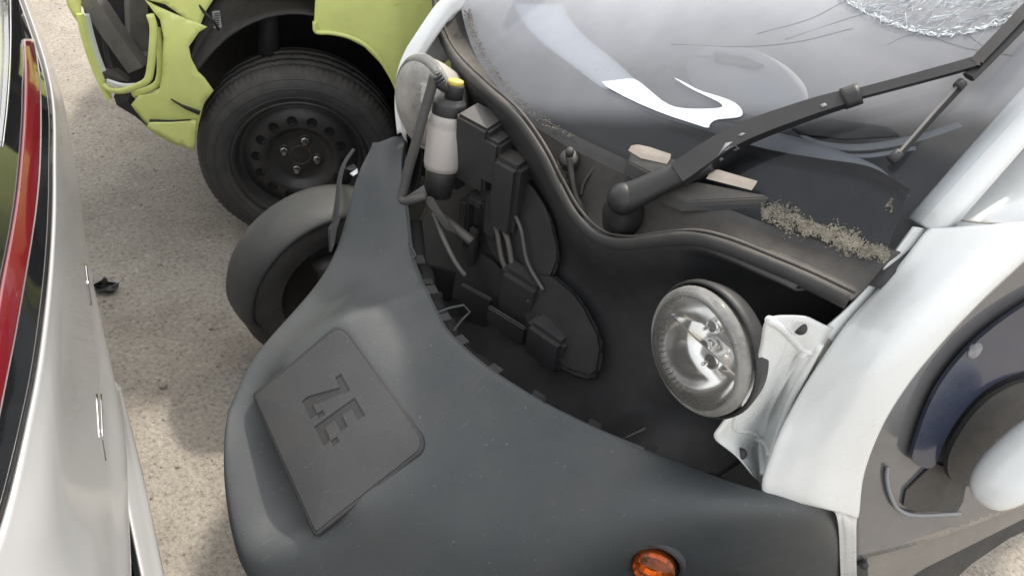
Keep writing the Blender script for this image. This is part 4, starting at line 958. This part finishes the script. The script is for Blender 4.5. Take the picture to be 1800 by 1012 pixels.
arch = sheet('front_wing_panel', [(556,-60),(554,0),(552,40),(556,56),(580,58),(610,64),(640,78),(668,105),(690,140),(708,185),(740,180),(800,120),(830,-60)], M['lime'], lime, lb(.01), cuts=5, thick=.02,
      bulge=lambda a, b: .03 * (1 - abs(a - 700) / 160), normal=LN)
tube('arch_lip', [lp(553,38,.014), lp(556,56,.016), lp(580,58,.018), lp(610,64,.022), lp(640,78,.028), lp(668,105,.032), lp(690,140,.034), lp(708,185,.034)], .006, M['lime'], arch, n=5)
# wheel well and dark inner body
loft('wheel_liner', [[TC + (LX * math.cos(a) + Vector((0, 0, 1)) * math.sin(a)) * .36 * (1 + .25 * (math.sin(a) ** 4)) - LN * q for q in (.01, .1, .3, .5)] for a in [math.radians(14 + 200 * i / 16) for i in range(17)]], M['dark'], lime, nu=3, nv=2, thick=.005, face=False)
box('inner_body', TC - LN * .55 + Vector((0, 0, .30)) - LX * .1, (1.5, .10, .70), M['dark'], lime, rot=Matrix((LX, LN, Vector((0, 0, 1)))).transposed(), bev=.01)
tube('strut', [TC - LN * .14 + Vector((0, 0, .25)) + LX * .10, TC - LN * .2 + Vector((0, 0, .55)) + LX * .10], .03, M['dark'], lime, n=3)
tube('brake_hose', [lp(345,-5,-.01), lp(356,18,.0), lp(375,38,.0), lp(384,52,-.02)], .004, M['dark'], lime, n=5)
prism('paper_tag', [lp(373,20,-.03), lp(386,19,-.03), lp(390,48,-.03), lp(376,50,-.03)], LN * .002, M['label'], lime)
for q in range(6): prism('tag_line', [lp(376, 24 + q * 4, -.025), lp(386, 23 + q * 4, -.025), lp(386, 24.5 + q * 4, -.025), lp(376, 25.5 + q * 4, -.025)], LN * .001, M['dark'], lime)
# torn corner: frame of the lamp opening
tube('lamp_frame', [lp(264,26,.0), lp(270,50,.0), lp(268,90,.0), lp(264,125,.0), lp(258,142,.0), lp(240,152,-.01), lp(215,160,-.03), lp(195,158,-.05), lp(183,150,-.06)], .0105, M['lime'], lime, n=6, sx=1, sy=.75, label='bent lime green frame of the missing lamp')
tube('lamp_frame_inner', [lp(276,50,-.03), lp(282,95,-.03), lp(280,140,-.03), lp(264,156,-.03), lp(235,166,-.04)], .010, M['lime'], lime, n=6)
tube('corner_strip', [lp(140,24,-.10), lp(148,60,-.10), lp(160,100,-.09), lp(176,140,-.08), lp(192,174,-.07)], .011, M['lime'], lime, n=6, seg=6, sx=1, sy=.8)
tube('corner_strip', [lp(152,26,-.12), lp(160,60,-.12), lp(172,100,-.11), lp(188,140,-.10)], .008, M['white'], lime, n=6, seg=6)
sheet('corner_fin', [(112,-20),(118,10),(128,28),(138,42),(142,20),(142,-20)], M['lime'], lime, lb(-.11), cuts=3, thick=.005)
tube('crash_beam', [lp(150,-20,-.16), lp(195,50,-.15), lp(243,118,-.14)], .034, M['beam'], lime, n=1, seg=4, up=(0, 0, 1), smooth=False)
tube('cross_beam', [lp(228,108,-.15), lp(265,102,-.20), lp(300,98,-.25)], .022, M['beam'], lime, n=1, seg=4, up=(0, 0, 1), smooth=False)
tube('upright_beam', [lp(238,-20,-.24), lp(240,40,-.24), lp(242,90,-.24)], .035, M['beam'], lime, n=1, seg=4, smooth=False)
prism('back_plate', [lp(130,-40,-.30), lp(300,-40,-.30), lp(300,160,-.26), lp(225,150,-.26), lp(180,130,-.26)], -LN * .01, M['dark'], lime)
tube('cable', [lp(184,60,-.14), lp(190,100,-.13), lp(198,125,-.12)], .008, M['dark'], lime, n=4)
prism('black_clip', [lp(180,128,-.09), lp(205,128,-.09), lp(225,144,-.07), lp(185,140,-.08)], -LN * .03, M['dark'], lime)
tube('pale_strip', [lp(188,142,-.05), lp(215,150,-.04), lp(238,150,-.02)], .006, M['white'], lime, n=4)
prism('under_tray', [lp(200,170,-.05), lp(225,178,-.03), lp(250,214,-.01), lp(258,222,-.01), lp(238,205,-.02), lp(205,185,-.04)], -LN * .05, M['dark'], lime)
# rest of the car above and behind
Bm = Matrix((LX, LN, Vector((0, 0, 1)))).transposed()
def lw(a, b, z_): return Vector((W0.x, W0.y, 0)) + LX * a + LN * b + Vector((0, 0, z_))
rows = []
for a, h in ((-2.9, .62), (-2.7, .80), (-2.2, .88), (-1.2, .92), (-.2, .92), (.42, .88)):
    rows.append([lw(a, .015, h - .04), lw(a, -.02, h), lw(a, -.12, h + .04), lw(a, -.75, h + .07), lw(a, -1.38, h + .04), lw(a, -1.48, h), lw(a, -1.52, h - .04)])
rows = [r for r in rows]
loft('upper_body', rows, M['lime'], lime, nu=4, nv=4, thick=.005, face=False)
rows = [[lw(a, -.10 - i_, .92), lw(a, -.22 - i_, z_), lw(a, -.75, z_ + .04), lw(a, -1.28 + i_, z_), lw(a, -1.4 + i_, .92)] for a, z_, i_ in ((.30, .98, 0), (.02, 1.38, 0), (-.8, 1.46, 0), (-1.5, 1.42, 0), (-2.2, .98, 0))]
loft('cabin', rows, M['glossblack'], lime, nu=5, nv=4, thick=.006, face=False)
prism('side_body', [lw(-.42, .0, .25), lw(-.42, .0, .86), lw(-2.8, .0, .78), lw(-2.8, .0, .3), lw(-2.45, 0, .25)], -LN * .05, M['lime'], lime, bev=.01)
prism('far_side_body', [lw(.3, -1.5, .25), lw(.42, -1.5, .86), lw(-2.8, -1.5, .78), lw(-2.8, -1.5, .3)], LN * .05, M['lime'], lime, bev=.01)
box('floor', lw(-1.2, -.75, .22), (2.9, 1.2, .06), M['dark'], lime, rot=Bm, bev=.01)
for a, b in ((-2.4, -.09), (-2.4, -1.42), (0, -1.42)):
    rw = bpy.data.objects.new('wheel', None); C.objects.link(rw); rw.parent = lime; rw.matrix_parent_inverse = Matrix.Translation(-base_of(lime))
    lathe('tyre', lw(a, b, .299), LN, [(.18, -.08), (.25, -.09), (.29, -.07), (.298, 0), (.29, .07), (.25, .09), (.18, .08)], M['tyre'], rw, seg=48)
    lathe('rim', lw(a, b, .299), LN, [(.185, .075), (.17, .04), (.05, .05), (0, .05)], M['steel_black'], rw, seg=32)

# ================================================================== WHITE CAR on the left
wc = root('white_car', (1.3, -.2, 0), 'white car close at the left with dark rear glass and red tail light', 'car')
BZ = .90
def rowZ(l): return [Z(*p) for p in l]
body_rows = [
 rowZ([(-15,-140,.93),(-14,-138,.88),(-13,-137,.80),(-12,-136,.72),(-11,-135,.62)]),
 rowZ([(40,0,.92),(42,0,.87),(44,0,.79),(46,1,.70),(47,2,.60)]),
 rowZ([(86,150,.91),(90,150,.86),(94,151,.78),(97,152,.69),(99,153,.58)]),
 rowZ([(92,300,.90),(105,300,.85),(116,301,.77),(124,302,.67),(128,303,.56)]),
 rowZ([(87,450,.89),(108,450,.84),(130,450,.74),(142,450,.64),(148,452,.54)]),
 rowZ([(68,620,.88),(102,620,.83),(138,620,.72),(165,620,.62),(186,622,.53)]),
 rowZ([(42,755,.87),(92,755,.82),(140,755,.71),(180,755,.61),(214,758,.53)]),
 rowZ([(5,905,.86),(80,905,.81),(147,905,.70),(190,905,.61),(221,905,.53)]),
 rowZ([(-35,1012,.86),(68,1012,.80),(150,1012,.70),(195,1012,.61),(225,1012,.53)]),
 rowZ([(-90,1130,.86),(50,1130,.80),(152,1130,.70),(198,1130,.61),(228,1130,.53)]),
 rowZ([(-300,1500,.86),(-60,1500,.80),(150,1500,.70),(200,1500,.61),(230,1500,.53)]),
]
for r in body_rows: r.append(r[-1] + Vector((.05, 0, -.05)))
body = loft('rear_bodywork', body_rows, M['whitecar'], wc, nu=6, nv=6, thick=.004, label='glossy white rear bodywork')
lip_rows = [rowZ([(200,672,.50),(203,678,.47),(206,684,.44)]), rowZ([(207,745,.50),(216,745,.47),(222,745,.44)]), rowZ([(214,850,.49),(236,850,.46),(248,850,.43)]), rowZ([(246,1012,.48),(268,1012,.45),(282,1012,.42)]), rowZ([(280,1160,.48),(302,1160,.45),(316,1160,.42)])]
for r in lip_rows: r.append(r[-1] + Vector((.05, 0, -.04)))
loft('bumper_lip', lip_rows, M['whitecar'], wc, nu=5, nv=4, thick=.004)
loft('bumper_gap', [[p + Vector((.03, 0, -.01)) for p in r] for r in [[Z(150,450,.5), Z(165,450,.45)], [Z(195,690,.5), Z(215,690,.42)], [Z(210,860,.49), Z(245,860,.42)], [Z(215,1012,.48), Z(275,1012,.40)], [Z(218,1160,.48), Z(310,1160,.40)]]], M['dark'], wc, nu=4, nv=2, thick=.004)
# dark rear glass rising from the bodywork
grow = []
for r in body_rows:
    p = r[0]
    grow.append([p + Vector((.0, 0, -.004)), p + Vector((.030, 0, .06)), p + Vector((.09, 0, .16)), p + Vector((.20, 0, .30)), p + Vector((.36, 0, .44))])
rgl = loft('rear_glass', grow, M['glossblack'], wc, nu=6, nv=6, thick=.005)
GB = bvh_of(grid_pts(grow, 6, 6))
def ong(px, py, lift=.002):
    h = GB.ray_cast(CAM, ray(px, py).normalized())
    if h[0] is None: h = GB.find_nearest(D(px, py, 1.0))
    n_ = h[1] if h[1].dot(CAM - h[0]) > 0 else -h[1]
    return h[0] + n_ * lift
loft('tail_light', [[ong(*a, .003), ong((a[0] + b[0]) / 2, (a[1] + b[1]) / 2, .0035), ong(*b, .003)] for a, b in zip(
   [(40,70),(42,140),(40,210),(34,290),(26,360),(14,430),(0,500),(-16,590),(-32,680),(-55,780)], [(58,70),(68,140),(70,210),(68,290),(62,360),(52,430),(40,500),(24,590),(6,680),(-14,780)])], M['red'], rgl, nu=5, nv=4, thick=.003, label='red tail light strip in the dark glass')
loft('white_glass_edge', [[ong(*a, .003), ong(*b, .003)] for a, b in zip([(-30,-60),(-30,20),(-30,100),(-32,180),(-36,260)], [(6,-60),(11,20),(12,100),(7,180),(-2,260)])], M['whitecar'], rgl, nu=5, nv=3, thick=.003)
loft('glass_trim', [[ong(*a, .004), ong(*b, .004)] for a, b in zip([(13,-60),(15,20),(14,100),(9,180),(0,260)], [(15,-60),(17,20),(16,100),(11,180),(2,260)])], M['chrome'], rgl, nu=5, nv=2, thick=.002)
BB = bvh_of(grid_pts(body_rows, 6, 6))
def onb(px, py, lift=.003):
    h = BB.ray_cast(CAM, ray(px, py).normalized())
    if h[0] is None: h = BB.find_nearest(D(px, py, 1.3))
    n_ = h[1] if h[1].dot(CAM - h[0]) > 0 else -h[1]
    return h[0] + n_ * lift
def strip(name, pa, pb, r, m_): tube(name, [onb(*pa), onb((pa[0] + pb[0]) / 2, (pa[1] + pb[1]) / 2), onb(*pb)], r, M[m_], body, n=3, seg=8, sx=.5)
strip('chrome_strip', (146,464), (150,500), .0035, 'chrome'); strip('dark_slot', (150,502), (155,536), .0035, 'dark')
strip('chrome_strip', (164,694), (169,770), .0030, 'chrome'); strip('chrome_strip', (172,694), (175,768), .0026, 'chrome'); strip('dark_slot', (174,774), (180,810), .0028, 'dark')
# the rest of the white car out of the picture
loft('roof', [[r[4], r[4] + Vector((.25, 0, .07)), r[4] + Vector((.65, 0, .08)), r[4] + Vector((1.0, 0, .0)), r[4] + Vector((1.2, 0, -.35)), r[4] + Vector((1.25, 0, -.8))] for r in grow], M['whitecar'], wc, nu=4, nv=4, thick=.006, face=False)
prism('lower_body', [Vector((.95, -2.0, .25)), Vector((.86, 1.4, .25)), Vector((2.3, 1.4, .25)), Vector((2.1, -2.0, .25))], (0, 0, .24), M['dark'], wc, bev=.03)
for y_ in (-.75, 1.1):
    rw = bpy.data.objects.new('wheel', None); C.objects.link(rw); rw.parent = wc; rw.matrix_parent_inverse = Matrix.Translation(-base_of(wc))
    lathe('tyre', (1.9, y_, .31), (0, 1, 0), [(.19, -.09), (.27, -.1), (.305, -.07), (.31, 0), (.305, .07), (.27, .1), (.19, .09)], M['tyre'], rw, seg=40)

# ================================================================== small things on the ground
db = root('plastic_scrap', Z(186, 503, 0), 'torn black plastic scrap lying on the concrete by the white car', 'debris')
dc = Z(186, 503, .0)
def zz(px, py, z_): return Z(px, py, z_)
sheet('torn_sheet', [(164,500),(178,494),(183,488),(190,496),(204,496),(208,502),(202,510),(196,515),(182,511),(170,512)], M['black'], db, lambda a, b: Z(a, b, .012 + .010 * math.sin(a * .5) + .008 * math.cos(b * .6)), cuts=3, thick=.003, smooth=False)
prism('bent_tab', [zz(180,500,.02), zz(184,486,.055), zz(189,490,.05), zz(188,504,.02)], (.004, .002, 0), M['black'], db)
prism('bent_tab', [zz(196,505,.012), zz(210,495,.035), zz(208,505,.02)], (.003, .002, 0), M['blackd'], db)
def stone(px, py, r, label):
    bm = bmesh.new(); p = Z(px, py, r * .6)
    bmesh.ops.create_icosphere(bm, subdivisions=2, radius=1)
    q = random.Random(int(px))
    for v in bm.verts: v.co = p + Vector((v.co.x * r * 1.2, v.co.y * r, v.co.z * r * .75)) * q.uniform(.85, 1.1)
    o = bmo('pebble', bm, M['gravel'], smooth=False); o['label'] = label; o['category'] = 'pebble'; o['group'] = 'pebbles on the concrete'
stone(287, 677, .009, 'largest grey pebble lying alone between the white car and the grey bumper')
stone(371, 576, .006, 'small dark pebble near the black wheel fender')
